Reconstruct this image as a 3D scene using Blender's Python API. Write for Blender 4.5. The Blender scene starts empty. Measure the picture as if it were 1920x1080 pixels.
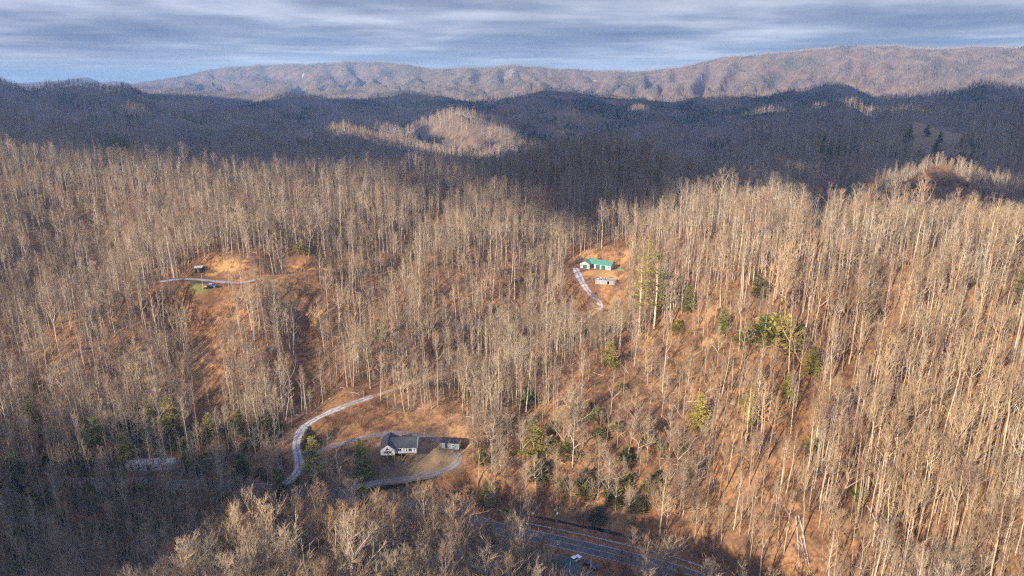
import bpy, math, random
import numpy as np
from math import radians as RAD
from mathutils import Vector

S = bpy.context.scene
COL = S.collection
rnd = random.Random(7)
nrng = np.random.default_rng(11)

# ------------------------------------------------------------------ camera, sky, sun, exposure
ZC = 140.0
PITCH = RAD(16.3)
F = 1280.0
CP, SP = math.cos(PITCH), math.sin(PITCH)
cd = bpy.data.cameras.new('camera'); cam = bpy.data.objects.new('camera', cd); COL.objects.link(cam)
cam.location = (0, 0, ZC); cam.rotation_euler = (math.pi/2 - PITCH, 0, 0)
cd.sensor_width = 36; cd.lens = 24; cd.clip_start = 1; cd.clip_end = 120000
S.camera = cam
S.render.resolution_x = 1920; S.render.resolution_y = 1080

SUN_AZ = RAD(222); SUN_EL = RAD(24)          # azimuth from +Y towards +X: behind the camera, to the left
SUN = Vector((math.sin(SUN_AZ)*math.cos(SUN_EL), math.cos(SUN_AZ)*math.cos(SUN_EL), math.sin(SUN_EL)))
sl = bpy.data.lights.new('sun', 'SUN'); so = bpy.data.objects.new('sun', sl); COL.objects.link(so)
sl.energy = 5.0; sl.angle = RAD(0.5); sl.color = (1.0, 0.87, 0.70)
so.rotation_euler = SUN.to_track_quat('Z', 'Y').to_euler(); so.location = (0, 0, 300)

W = bpy.data.worlds.new('World'); S.world = W; W.use_nodes = True
def N(nt, t, **kw):
    n = nt.nodes.new(t)
    for k, v in kw.items():
        if k.startswith('i_'):
            key = k[2:]
            n.inputs[int(key) if key.isdigit() else key].default_value = v
        else: setattr(n, k, v)
    return n
def ramp(nt, fac, stops, interp='LINEAR'):
    n = nt.nodes.new('ShaderNodeValToRGB'); cr = n.color_ramp; cr.interpolation = interp
    while len(cr.elements) < len(stops): cr.elements.new(0.5)
    for e, (p, c) in zip(cr.elements, stops):
        e.position = p; e.color = (c[0], c[1], c[2], 1) if not isinstance(c, (int, float)) else (c, c, c, 1)
    if fac is not None: nt.links.new(fac, n.inputs[0])
    return n.outputs[0]
def mathn(nt, op, a, b=None, clamp=False):
    n = nt.nodes.new('ShaderNodeMath'); n.operation = op; n.use_clamp = clamp
    for i, v in enumerate((a, b)):
        if v is None: continue
        if isinstance(v, (int, float)): n.inputs[i].default_value = v
        else: nt.links.new(v, n.inputs[i])
    return n.outputs[0]
def mixc(nt, fac, a, b, mode='MIX'):
    n = nt.nodes.new('ShaderNodeMix'); n.data_type = 'RGBA'; n.blend_type = mode
    for s, v in ((n.inputs['Factor'], fac), (n.inputs['A'], a), (n.inputs['B'], b)):
        pass
    ins = [n.inputs[0], n.inputs[6], n.inputs[7]]
    for s, v in zip(ins, (fac, a, b)):
        if isinstance(v, (int, float)): s.default_value = v
        elif isinstance(v, tuple): s.default_value = (v[0], v[1], v[2], 1)
        else: nt.links.new(v, s)
    return n.outputs[2]

wt = W.node_tree; wt.nodes.clear()
wo = N(wt, 'ShaderNodeOutputWorld')
sky = N(wt, 'ShaderNodeTexSky', sky_type='NISHITA', sun_disc=False)
sky.sun_elevation = SUN_EL; sky.sun_rotation = SUN_AZ; sky.altitude = 600; sky.air_density = 1.0; sky.dust_density = 0.6; sky.ozone_density = 2.0
bsky = N(wt, 'ShaderNodeBackground', i_Strength=0.065); wt.links.new(sky.outputs[0], bsky.inputs[0])
tc = N(wt, 'ShaderNodeTexCoord'); sep = N(wt, 'ShaderNodeSeparateXYZ'); wt.links.new(tc.outputs['Generated'], sep.inputs[0])
zz = mathn(wt, 'ADD', mathn(wt, 'MAXIMUM', sep.outputs[2], 0.0), 0.035)
px = mathn(wt, 'DIVIDE', sep.outputs[0], zz); py = mathn(wt, 'DIVIDE', sep.outputs[1], zz)
cmb = N(wt, 'ShaderNodeCombineXYZ'); wt.links.new(mathn(wt, 'MULTIPLY', px, 0.95), cmb.inputs[0]); wt.links.new(py, cmb.inputs[1])
n3 = N(wt, 'ShaderNodeTexNoise', i_Scale=1.3, i_Detail=3.0, i_Roughness=0.45); wt.links.new(cmb.outputs[0], n3.inputs['Vector'])
n1 = N(wt, 'ShaderNodeTexNoise', i_Scale=0.30, i_Detail=6.0, i_Roughness=0.52, i_Distortion=0.35); wt.links.new(cmb.outputs[0], n1.inputs['Vector'])
n2 = N(wt, 'ShaderNodeTexNoise', i_Scale=0.13, i_Detail=3.0, i_Roughness=0.5, i_Distortion=0.2); wt.links.new(cmb.outputs[0], n2.inputs['Vector'])
dens = mathn(wt, 'ADD', mathn(wt, 'ADD', mathn(wt, 'MULTIPLY', n1.outputs[0], 0.50), mathn(wt, 'MULTIPLY', n3.outputs[0], 0.14)), mathn(wt, 'MULTIPLY', n2.outputs[0], 0.36))
ccol = ramp(wt, dens, [(0.36, (0.49, 0.515, 0.555)), (0.44, (0.325, 0.352, 0.41)), (0.515, (0.18, 0.21, 0.27)), (0.60, (0.10, 0.13, 0.195))])
horizon = ramp(wt, sep.outputs[2], [(0.0, 1.0), (0.055, 0.0)])
ccol2 = mixc(wt, mathn(wt, 'MULTIPLY', horizon, 0.75), ccol, (0.42, 0.43, 0.47))
bcl = N(wt, 'ShaderNodeBackground', i_Strength=1.0); wt.links.new(ccol2, bcl.inputs[0])
cover = ramp(wt, dens, [(0.33, 0.1), (0.39, 1.0)])
cover = mathn(wt, 'MAXIMUM', cover, mathn(wt, 'MULTIPLY', horizon, .6))
ms = N(wt, 'ShaderNodeMixShader'); wt.links.new(cover, ms.inputs[0]); wt.links.new(bsky.outputs[0], ms.inputs[1]); wt.links.new(bcl.outputs[0], ms.inputs[2])
wt.links.new(ms.outputs[0], wo.inputs[0])

S.view_settings.view_transform = 'Standard'; S.view_settings.look = 'None'
S.view_settings.exposure = 1.08; S.view_settings.gamma = 1.0; S.view_settings.use_curve_mapping = False
S.render.engine = 'CYCLES'
S.cycles.max_bounces = 4; S.cycles.diffuse_bounces = 2; S.cycles.glossy_bounces = 2; S.cycles.transparent_max_bounces = 8; S.cycles.volume_bounces = 1
S.cycles.use_denoising = False; S.cycles.use_adaptive_sampling = False; S.cycles.pixel_filter_type = 'BLACKMAN_HARRIS'; S.cycles.filter_width = 1.3; S.cycles.denoiser = 'OPENIMAGEDENOISE'

# ------------------------------------------------------------------ photograph rays
def ray(u, v):
    X = (u-960)/F; Y = (540-v)/F
    return X, CP+Y*SP, -SP+Y*CP
def GD(u, v, D):
    a, b, c = ray(u, v); t = D/b
    return (a*t, D, ZC+c*t)
def GZ(u, v, z):
    a, b, c = ray(u, v); t = (z-ZC)/c
    return (a*t, b*t, z)
def project(x, y, z):
    dx, dy, dz = x, y, z-ZC
    zc = dy*CP - dz*SP; yc = dy*SP + dz*CP
    zc = np.where(zc < 1, 1, zc) if isinstance(zc, np.ndarray) else max(zc, 1)
    return 960+F*dx/zc, 540-F*yc/zc, zc

# ------------------------------------------------------------------ noise
_perm = np.random.default_rng(3).permutation(256); _perm = np.concatenate([_perm, _perm])
_ga = np.random.default_rng(4).uniform(0, 2*np.pi, 256); _gx, _gy = np.cos(_ga), np.sin(_ga)
def pn(x, y, seed=0):
    x = np.asarray(x, float)+seed*17.31; y = np.asarray(y, float)+seed*9.17
    xi = np.floor(x).astype(int); yi = np.floor(y).astype(int); xf = x-xi; yf = y-yi
    xi &= 255; yi &= 255
    u = xf*xf*xf*(xf*(xf*6-15)+10); v = yf*yf*yf*(yf*(yf*6-15)+10)
    def g(ix, iy, fx, fy):
        h = _perm[_perm[ix & 255]+(iy & 255)]
        return _gx[h]*fx+_gy[h]*fy
    a = g(xi, yi, xf, yf); b = g(xi+1, yi, xf-1, yf); c = g(xi, yi+1, xf, yf-1); d = g(xi+1, yi+1, xf-1, yf-1)
    return (a+(b-a)*u)*(1-v)+(c+(d-c)*u)*v
def fbm(x, y, seed=0, octv=4, gain=0.5):
    s = 0; a = 1
    for k in range(octv):
        s = s+a*pn(x, y, seed+k); x = np.asarray(x)*2.03; y = np.asarray(y)*2.03; a *= gain
    return s
def sstep(a, b, x):
    t = np.clip((x-a)/(b-a), 0, 1); return t*t*(3-2*t)

# ------------------------------------------------------------------ roads and pads (all given as places on the ground)
def crom(P, step=1.5):
    P = [np.array(p, float) for p in P]; P = [2*P[0]-P[1]]+P+[2*P[-1]-P[-2]]
    out = []
    for i in range(1, len(P)-2):
        n = max(2, int(np.linalg.norm(P[i+1]-P[i])/step))
        for k in range(n):
            t = k/n; a, b, c, d = P[i-1], P[i], P[i+1], P[i+2]
            out.append(0.5*(2*b+(c-a)*t+(2*a-5*b+4*c-d)*t*t+(3*b-a-3*c+d)*t**3))
    out.append(P[-2]); return np.array(out)
ROAD = crom([GZ(100, 905, 5), GZ(300, 908, 3.5), GZ(520, 918, 2.5), GZ(700, 936, 1.8), GZ(850, 966, 1), GZ(945, 994, 0), GZ(1050, 1016, -0.6), GZ(1180, 1047, -1.5), GZ(1300, 1082, -2.5), (66, 163, -3.6), (82, 146, -4.6), (91, 118, -5.5), (95, 80, -6), (96, 40, -6)])
DRIVE = crom([GZ(520, 918, 2.6), GZ(560, 880, 6), GZ(556, 830, 9.5), GZ(575, 797, 12.5), GZ(640, 764, 16.5), GD(750, 727, 268), GD(870, 690, 292), GD(1000, 650, 312), GD(1095, 600, 334), GD(1125, 573, 346), GD(1102, 545, 354), GD(1088, 522, 364), GD(1079, 503, 378)])
LOOP = crom([GZ(575, 852, 8), GZ(620, 838, 9.5), GZ(665, 825, 11.5), GZ(710, 815, 12.8), GZ(770, 813, 12.8), GZ(815, 824, 12), GZ(850, 845, 10.8), GZ(858, 865, 9.6), GZ(825, 885, 8), GZ(765, 897, 6.5), GZ(705, 905, 5), GZ(650, 915, 3.5)])
LEFTD = crom([GD(140, 575, 316), GD(230, 545, 325), GD(300, 528, 332), GD(355, 523, 338), GD(400, 527, 339), GD(450, 530, 338), GD(500, 520, 342), GD(560, 513, 350), GD(640, 500, 372)])
CREEK = crom([GZ(880, 948, -.6), GZ(960, 962, -1.3), GZ(1040, 978, -1.9), GZ(1090, 988, -2.3), GZ(1150, 1000, -2.8), GZ(1225, 1026, -3.4), GZ(1310, 1060, -4.6), (74, 170, -5.6), (92, 152, -6.6), (102, 120, -7.5), (106, 80, -8)])
LPAD = GD(390, 524, 339); GPAD = GD(1117, 502, 379); FPAD = GD(1137, 530, 360); WPAD = GZ(742, 866, 10.0)
MPAD = GZ(285, 880, 4.5); TPAD = GZ(1078, 1080, -0.5); SPAD = GZ(846, 836, 12.3)

# ------------------------------------------------------------------ terrain height: control points
C = []
def add(*ps): C.extend(ps)
for arr, k in ((ROAD, 14), (DRIVE, 14), (LOOP, 12), (LEFTD, 14)):
    add(*[tuple(p) for p in arr[::k]])
add(LPAD, GPAD, FPAD, WPAD, MPAD, TPAD, SPAD)
# valley floor and the near slope below the camera
add((0, 0, 68), (50, 0, 56), (-60, 0, 72), (0, 60, 40), (-60, 70, 38), (45, 60, 34), (-60, 112, 30), (-45, 132, 24), (-40, 150, 17), (-70, 150, 15), (-10, 140, 15), (-40, 172, 6), (-10, 120, 22), (-110, 105, 26), (-150, 150, 8), (-100, 165, 4), (10, 140, 6), (-200, 170, 16), (-200, 215, 7), (-260, 230, 20), (50, 140, 5), (90, 130, 12))
# hillside behind the white house, the hollow, the centre spur
add(GZ(700, 790, 14), GZ(800, 790, 14.5), GD(700, 750, 256), GD(830, 745, 258), GD(700, 700, 276), GD(620, 720, 268), GD(700, 620, 315), GD(830, 480, 382), GD(830, 560, 345), GD(800, 420, 450), GD(900, 440, 420), GD(960, 560, 345), GD(1000, 480, 390), GD(1050, 440, 425), GD(1060, 380, 470))
add(GD(850, 620, 322), GD(930, 620, 325), GD(900, 350, 520), GD(1100, 303, 560), GD(1000, 320, 545), GD(1200, 310, 560), GD(1000, 400, 470), GD(1150, 390, 470), GD(1150, 450, 410))
# left slopes
add(GD(385, 760, 268), GD(385, 660, 300), GD(385, 585, 325), GD(150, 600, 330), GD(150, 450, 420), GD(40, 740, 272), GD(180, 720, 275), GD(60, 520, 370), GD(100, 330, 500), GD(0, 320, 500), GD(250, 330, 505), GD(400, 340, 505), GD(560, 350, 510), GD(700, 350, 520), GD(490, 480, 360), GD(440, 470, 362), GD(430, 420, 420), GD(560, 430, 420), GD(570, 620, 312), GD(570, 700, 283), GD(500, 640, 300), GD(500, 740, 268), GD(560, 560, 345), GD(640, 560, 345), GD(760, 400, 470), (-420, 330, 60), (-380, 240, 40), (-600, 420, 95), (-500, 280, 80))
# right hill
add(GZ(1000, 930, 3), GZ(1050, 945, 2), GZ(1150, 965, 1), GZ(1250, 985, 0), GZ(1330, 1020, 1), GD(1100, 800, 228), GD(1100, 750, 242), GD(1100, 650, 278), GD(1160, 600, 312), GD(1220, 800, 226), GD(1220, 700, 258), GD(1300, 850, 216), GD(1300, 720, 245), GD(1300, 600, 278), GD(1300, 500, 312), GD(1250, 452, 372),
    GD(1400, 950, 192), GD(1400, 850, 207), GD(1400, 750, 225), GD(1400, 650, 245), GD(1400, 550, 270), GD(1400, 445, 328), GZ(1500, 1060, 4), GD(1500, 985, 181), GD(1500, 850, 203), GD(1500, 700, 230), GD(1500, 560, 262), GZ(1600, 1060, 5), GD(1600, 900, 192), GD(1600, 700, 229), GD(1600, 550, 264), GZ(1700, 1060, 7), GD(1700, 900, 191), GD(1700, 700, 227), GD(1700, 550, 261), GZ(1850, 1050, 14), GD(1900, 900, 181), GD(1900, 700, 214), GD(1900, 560, 243),
    GD(1330, 435, 345), GD(1500, 452, 318), GD(1700, 458, 298), GD(1920, 495, 272), (110, 110, 6), (150, 100, 26), (220, 140, 66), (280, 160, 80), (150, 50, 30), (250, 40, 72), (60, 90, 18), (330, 240, 80), (106, 137, 2), (125, 125, 10))
# ground hidden behind the right crest, spur with the bare track
add((150, 470, 50), (220, 385, 50), (230, 440, 38), (300, 380, 42), (260, 330, 52), (200, 560, 48), GD(1745, 324, 540), GD(1775, 318, 550), GD(1810, 345, 530), GD(1850, 368, 515), GD(1920, 400, 480), GD(1700, 348, 545), (430, 420, 46), (420, 640, 48), (300, 640, 46))
# behind the left ridge and to the middle distance: ridges one behind another, each with its hollow behind
def ridge(D, crest, back=1.13, drop=42, front=0.88, fdrop=20, trees=19.0):
    for u, v in crest:
        p = GD(u, v+trees*F/D, D); add(p); q = GD(u, v, D*back); add((q[0], q[1], p[2]-drop)); q = GD(u, v, D*front); add((q[0], q[1], p[2]-fdrop))
ridge(2850, [(440, 186), (510, 176), (560, 168), (620, 178), (700, 175), (770, 170), (850, 178), (940, 174), (1000, 166), (1060, 168), (1120, 172), (1200, 177), (1300, 178), (1400, 176), (1480, 168), (1560, 152), (1640, 172), (1720, 174)], 1.12, 45, .90, 22)
ridge(1950, [(-300, 140), (-100, 146), (0, 149), (150, 156), (250, 166), (330, 174), (430, 194)], 1.14, 50, .9, 26)
ridge(1450, [(-200, 176), (0, 180), (150, 187), (300, 201), (420, 212), (520, 222), (600, 236)], 1.12, 40, .9, 22)
ridge(980, [(-100, 205), (0, 206), (150, 222), (300, 238), (450, 246), (540, 254)], 1.14, 38, .9, 18)
ridge(720, [(-100, 236), (0, 240), (150, 262), (300, 284), (420, 300), (520, 316)], 1.14, 34, .9, 16)
ridge(1240, [(630, 226), (700, 230), (760, 240), (820, 262), (870, 280)], 1.12, 34, .93, 18)
ridge(1640, [(780, 228), (830, 210), (870, 198), (930, 202), (980, 208), (1030, 226)], 1.13, 40, .9, 30)
ridge(2150, [(500, 202), (620, 196), (740, 190), (1060, 194), (1160, 198), (1250, 204)], 1.12, 38, .9, 24)
ridge(1130, [(1120, 264), (1200, 256), (1300, 252), (1400, 234), (1450, 224), (1520, 226), (1590, 238)], 1.12, 34, .9, 20)
ridge(1520, [(1240, 226), (1400, 216), (1500, 204), (1600, 197), (1690, 194)], 1.12, 36, .9, 22)
ridge(2080, [(1660, 182), (1760, 166), (1840, 156), (1920, 163), (2050, 160)], 1.13, 45, .9, 24)
ridge(1180, [(1650, 214), (1720, 208), (1800, 208), (1920, 214), (2050, 210)], 1.13, 34, .93, 10, 6)
add(GD(1750, 245, 980), GD(1760, 290, 800), GD(1850, 250, 950), GD(1900, 305, 700), GD(1640, 270, 860), GD(1500, 285, 850), GD(1580, 262, 960), GD(1640, 300, 740))
add((-300, 620, 46), (-150, 660, 40), (-480, 620, 56), (0, 700, 34), (120, 700, 36), (60, 860, 30), (-80, 1020, 34), (-30, 860, 34), (200, 860, 34), (330, 700, 42))
add((600, 3400, 60), (0, 3500, 60), (1400, 3200, 70), (-900, 3500, 70), (2400, 3300, 90), (-2200, 3700, 90), (-700, 4300, 85), (-1500, 2600, 80))
# the long mountain and what lies behind
MCR = []
MT_ = sorted(((1480, 101, 5300), (1560, 94, 5150), (1650, 90, 5000), (1760, 96, 4900), (1850, 92, 4800), (1960, 92, 4650), (2150, 85, 4400), (1400, 108, 5500), (1340, 116, 5700), (1290, 130, 5900), (1200, 141, 6200), (1120, 140, 6300), (1060, 136, 6300), (1000, 130, 6400), (930, 132, 6500), (880, 131, 6600), (830, 140, 6900), (780, 130, 7000), (705, 122, 7200), (640, 123, 7500), (560, 127, 7900), (450, 131, 8400), (390, 138, 8800), (330, 152, 9200), (290, 160, 9600)))
MT_U = np.arange(285, 2151, 28.0); MT_V = np.interp(MT_U, [q[0] for q in MT_], [q[1] for q in MT_]); MT_D = np.interp(MT_U, [q[0] for q in MT_], [q[2] for q in MT_])
MT_V = np.convolve(np.pad(MT_V, 1, 'edge'), [.25, .5, .25], 'valid')+pn(MT_U/70, MT_U*0+.5, 90)*2.2+pn(MT_U/31, MT_U*0+.5, 91)*1.2
for i_, (u, v, D) in enumerate(zip(MT_U, MT_V, MT_D)):
    p = GD(u, v-(6 if u < 1300 else 4), D); add(p); MCR.append((math.atan2(p[0], p[1]), math.hypot(p[0], p[1])))
    if i_ % 2: continue
    a, b, c = ray(u, 171); k = 0.80 if u > 900 else 0.72
    add((p[0]*k*1.0, p[1]*k, 100), (p[0]*0.9, p[1]*0.9, 100+(p[2]-100)*0.42), (p[0]*1.28, p[1]*1.28, 60))
add(GD(170, 150, 12200), GD(210, 153, 12000), GD(60, 158, 12200), GD(250, 158, 11800), GD(200, 166, 10800), GD(-300, 158, 12000), (-4500, 6000, 90), (-7500, 13500, 60))
for a in range(-170, 181, 20):
    for R_ in (14500,):
        add((R_*math.sin(RAD(a)), R_*math.cos(RAD(a)), 60))
# hills around and behind the camera: the high ground behind left throws its shade over the valley
HB = -4.0
add((-250, -140, 150), (-318, -145, 184), (-380, -150, 240+HB), (-450, -155, 232), (-520, -160, 205), (-180, -160, 130), (-120, -60, 95), (-260, 20, 120), (-420, 60, 118), (-600, 0, 150), (-300, -320, 230), (-600, -500, 215), (0, -200, 120), (150, -150, 100), (300, -300, 140), (0, -600, 180), (500, 0, 130), (800, 300, 120), (-900, 300, 150), (-1200, -600, 220), (900, -900, 150), (-1800, 800, 170), (1500, 500, 130), (0, -2500, 150), (-3000, 0, 180), (3000, 1000, 150), (5000, 3500, 420), (2500, -3000, 120))
C = np.array(C, float)
MCR.sort(); MC_T = np.array([a for a, b in MCR]); MC_R = np.array([b for a, b in MCR])
def qmap(x, y):
    r = np.hypot(x, y)+1e-6; l = np.log1p(r/140.0)/r
    return x*l, y*l
_cx, _cy = qmap(C[:, 0], C[:, 1])
_k = 0.03
def _phi(d2): return np.sqrt(d2+_k*_k)
_A = _phi((_cx[:, None]-_cx[None])**2+(_cy[:, None]-_cy[None])**2)
_A += np.eye(len(C))*1e-4*-1
_scale = 1.0
_m = C[:, 2].mean()
_wt = np.linalg.lstsq(_A, C[:, 2]-_m, rcond=1e-7)[0]
def rbf(x, y):
    qx, qy = qmap(x, y); out = np.zeros(qx.shape)
    fx, fy, fo = qx.ravel(), qy.ravel(), out.ravel()
    for i in range(0, fx.size, 20000):
        d2 = (fx[i:i+20000, None]-_cx[None])**2+(fy[i:i+20000, None]-_cy[None])**2
        fo[i:i+20000] = _phi(d2)@_wt
    return fo.reshape(qx.shape)+_m
def polydist(x, y, P):
    """distance to a polyline and its height there"""
    best = np.full(x.shape, 1e9); zb = np.zeros(x.shape)
    for i in range(len(P)-1):
        ax, ay, az = P[i]; bx, by, bz = P[i+1]; dx, dy = bx-ax, by-ay; L = dx*dx+dy*dy+1e-9
        t = np.clip(((x-ax)*dx+(y-ay)*dy)/L, 0, 1); d = np.hypot(x-ax-t*dx, y-ay-t*dy)
        m = d < best; best = np.where(m, d, best); zb = np.where(m, az+t*(bz-az), zb)
    return best, zb
SPURT = crom([GD(1690, 350, 545), GD(1730, 328, 541), GD(1775, 319, 549), GD(1800, 330, 545)], 5)
RAV = [crom([GD(835, 400, 460), GD(740, 520, 370), GD(600, 690, 288), GD(570, 760, 268)], 6), crom([GD(575, 520, 360), GD(580, 620, 316), GD(560, 720, 276)], 6), crom([GD(300, 400, 450), GD(330, 600, 325), GD(330, 720, 276)], 6), crom([GD(1700, 560, 258), GD(1560, 720, 224), GD(1430, 900, 199)], 6), crom([GD(1050, 380, 480), GD(1040, 450, 420), GD(1000, 560, 350), GD(930, 640, 318)], 6), crom([GD(180, 420, 430), GD(200, 560, 345), GD(230, 720, 275)], 6)]
def height(x, y):
    z = rbf(x, y)
    r = np.hypot(x, y)
    near = (r < 1200)
    amp = 1.8+np.clip(r-500, 0, None)*0.016
    lx, ly = qmap(x, y)
    det = fbm(lx*9, ly*16, 2, 4, 0.5)
    rg = 1-np.abs(fbm(lx*2.4+3, ly*5.5, 12, 2, .4))*2.6; rel = (rg-.55)*np.clip((r-640)*.03, 0, 22)*(1-sstep(3300, 4000, r)); z = z+rel
    z = z+det*np.where(r > 4200, 16, np.minimum(amp, 16))*sstep(60, 250, r)
    # spurs of the mountains
    th = np.arctan2(x, y)
    mt = np.sin(np.pi*np.clip((r/np.interp(th, MC_T, MC_R)-.66)/.34, 0, 1))*sstep(-.62, -.5, th)*(1-sstep(.75, .9, th))
    rid = 1-np.abs(fbm(th*19+pn(x/1100, y/1100, 8)*1.5+r/1900, r/4200, 5, 4, 0.6))*2.2
    z = z+mt*(rid-0.52)*125
    # old gullies on the slopes
    f = near & (r > 120) & (r < 700)
    xs, ys = x[f], y[f]; zz_ = z[f]
    for P in RAV:
        d, _z = polydist(xs, ys, P); zz_ = zz_-8*np.exp(-(d/13)**2)
    # small bumps of the forest floor
    zz_ = zz_+fbm(xs/9, ys/9, 20, 2)*0.45
    for (px_, py_, pz_), ra, fall in ((LPAD, 9, 10), (GPAD, 12, 9), (FPAD, 6, 6), (MPAD, 8, 6), (TPAD, 8, 6), (SPAD, 4, 4)):
        d = np.hypot(xs-px_, ys-py_); w = 1-sstep(ra, ra+fall, d); zz_ = zz_*(1-w)+pz_*w
    for P, hw, fall in ((CREEK, 2.2, 7), (LOOP, 2.4, 7), (DRIVE, 2.3, 8), (LEFTD, 3.0, 8), (ROAD, 4.6, 8)):
        d, zr = polydist(xs, ys, P); w = 1-sstep(hw, hw+fall, d); zz_ = zz_*(1-w)+zr*w
    z = z.copy(); z[f] = zz_
    return z

# polar sheet of ground
def geo(a, b, q):
    n = int(math.log(b/a)/math.log(q)); return list(a*np.exp(np.linspace(0, math.log(b/a), n+1)))[:-1]
RR = np.array([3.0]+geo(25, 90, 1.05)+geo(90, 430, 1.0065)+geo(430, 1000, 1.013)+geo(1000, 15000, 1.02)+[15000])
TH = np.concatenate([np.arange(-180, -48, 3.0), np.arange(-48, 48.01, 0.25), np.arange(51, 180.1, 3.0)])
TH = np.unique(np.round(TH, 3)); THR = np.radians(TH)
GX = RR[:, None]*np.sin(THR)[None]; GY = RR[:, None]*np.cos(THR)[None]
GH = height(GX, GY)
GH[:, -1] = GH[:, 0]
_lr = np.log(RR)
def H(x, y):
    x = np.atleast_1d(np.asarray(x, float)); y = np.atleast_1d(np.asarray(y, float))
    r = np.clip(np.hypot(x, y), RR[0]+1e-6, RR[-1]*.999); th = np.degrees(np.arctan2(x, y))
    i = np.clip(np.searchsorted(RR, r)-1, 0, len(RR)-2); j = np.clip(np.searchsorted(TH, th)-1, 0, len(TH)-2)
    a = (r-RR[i])/(RR[i+1]-RR[i]); b = (th-TH[j])/(TH[j+1]-TH[j])
    return (GH[i, j]*(1-b)+GH[i, j+1]*b)*(1-a)+(GH[i+1, j]*(1-b)+GH[i+1, j+1]*b)*a
def hit(u, v, dmin=60, dmax=9000):
    a, b, c = ray(u, v); t = np.exp(np.linspace(math.log(dmin), math.log(dmax), 1600))
    below = ZC+c*t < H(a*t, b*t)
    k = int(np.argmax(below)) if below.any() else len(t)-1
    t0 = t[max(k-1, 0)]; t1 = t[k]
    tt = np.linspace(t0, t1, 12); bl = ZC+c*tt < H(a*tt, b*tt); k = int(np.argmax(bl)) if bl.any() else 11
    return (a*tt[k], b*tt[k], float(H(a*tt[k], b*tt[k])[0]))

# ------------------------------------------------------------------ materials
def mat(name, fn, rough=0.9, spec=0.15, emit=None):
    m = bpy.data.materials.new(name); m.use_nodes = True; nt = m.node_tree; nt.nodes.clear()
    o = N(nt, 'ShaderNodeOutputMaterial'); b = N(nt, 'ShaderNodeBsdfPrincipled', i_Roughness=rough)
    b.inputs['Specular IOR Level'].default_value = spec
    nt.links.new(b.outputs[0], o.inputs[0]); fn(nt, b)
    return m
def noise(nt, scale, detail=4.0, rough=0.55, vec=None):
    n = N(nt, 'ShaderNodeTexNoise', i_Scale=scale, i_Detail=detail, i_Roughness=rough)
    if vec is None:
        t = N(nt, 'ShaderNodeTexCoord'); vec = t.outputs['Object']
    nt.links.new(vec, n.inputs['Vector']); return n.outputs[0]
def simple(name, c, var=0.15, scale=1.2, rough=0.8, spec=0.2, metal=0.0):
    def fn(nt, b):
        f = noise(nt, scale)
        lo = tuple(x*(1-var) for x in c); hi = tuple(min(1, x*(1+var)) for x in c)
        nt.links.new(ramp(nt, f, [(0.3, lo), (0.7, hi)]), b.inputs['Base Color']); b.inputs['Metallic'].default_value = metal
    return mat(name, fn, rough, spec)
def attr(nt, name):
    a = N(nt, 'ShaderNodeAttribute', attribute_name=name); return a
def bark_fn(lo, mid, hi):
    def fn(nt, b):
        oi = N(nt, 'ShaderNodeObjectInfo')
        c = ramp(nt, oi.outputs['Random'], [(0.0, lo), (0.5, mid), (1.0, hi)])
        c = mixc(nt, 1.0, c, oi.outputs['Color'], 'MULTIPLY')
        f = noise(nt, 0.9, 3)
        c = mixc(nt, 1.0, c, ramp(nt, f, [(0.3, 0.72), (0.7, 1.18)]), 'MULTIPLY')
        nt.links.new(c, b.inputs['Base Color'])
    return fn
M_BARK = mat('bark', bark_fn((0.25, 0.195, 0.14), (0.42, 0.345, 0.25), (0.60, 0.51, 0.40)), 0.95, 0.05)
M_TWIG = mat('twigs', bark_fn((0.24, 0.165, 0.11), (0.35, 0.26, 0.17), (0.45, 0.36, 0.245)), 0.95, 0.05)
M_BRUSH = mat('brush', bark_fn((0.17, 0.085, 0.045), (0.24, 0.14, 0.08), (0.30, 0.21, 0.13)), 0.95, 0.05)
def needle_fn(nt, b):
    oi = N(nt, 'ShaderNodeObjectInfo'); f = noise(nt, 0.7, 3)
    c = ramp(nt, oi.outputs['Random'], [(0.0, (0.09, 0.105, 0.03)), (0.5, (0.165, 0.158, 0.038)), (1.0, (0.25, 0.22, 0.055))])
    c = mixc(nt, 1.0, c, oi.outputs['Color'], 'MULTIPLY')
    c = mixc(nt, 1.0, c, ramp(nt, f, [(0.3, 0.6), (0.7, 1.35)]), 'MULTIPLY')
    nt.links.new(c, b.inputs['Base Color'])
M_NEEDLE = mat('needles', needle_fn, 0.7, 0.2)
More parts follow.
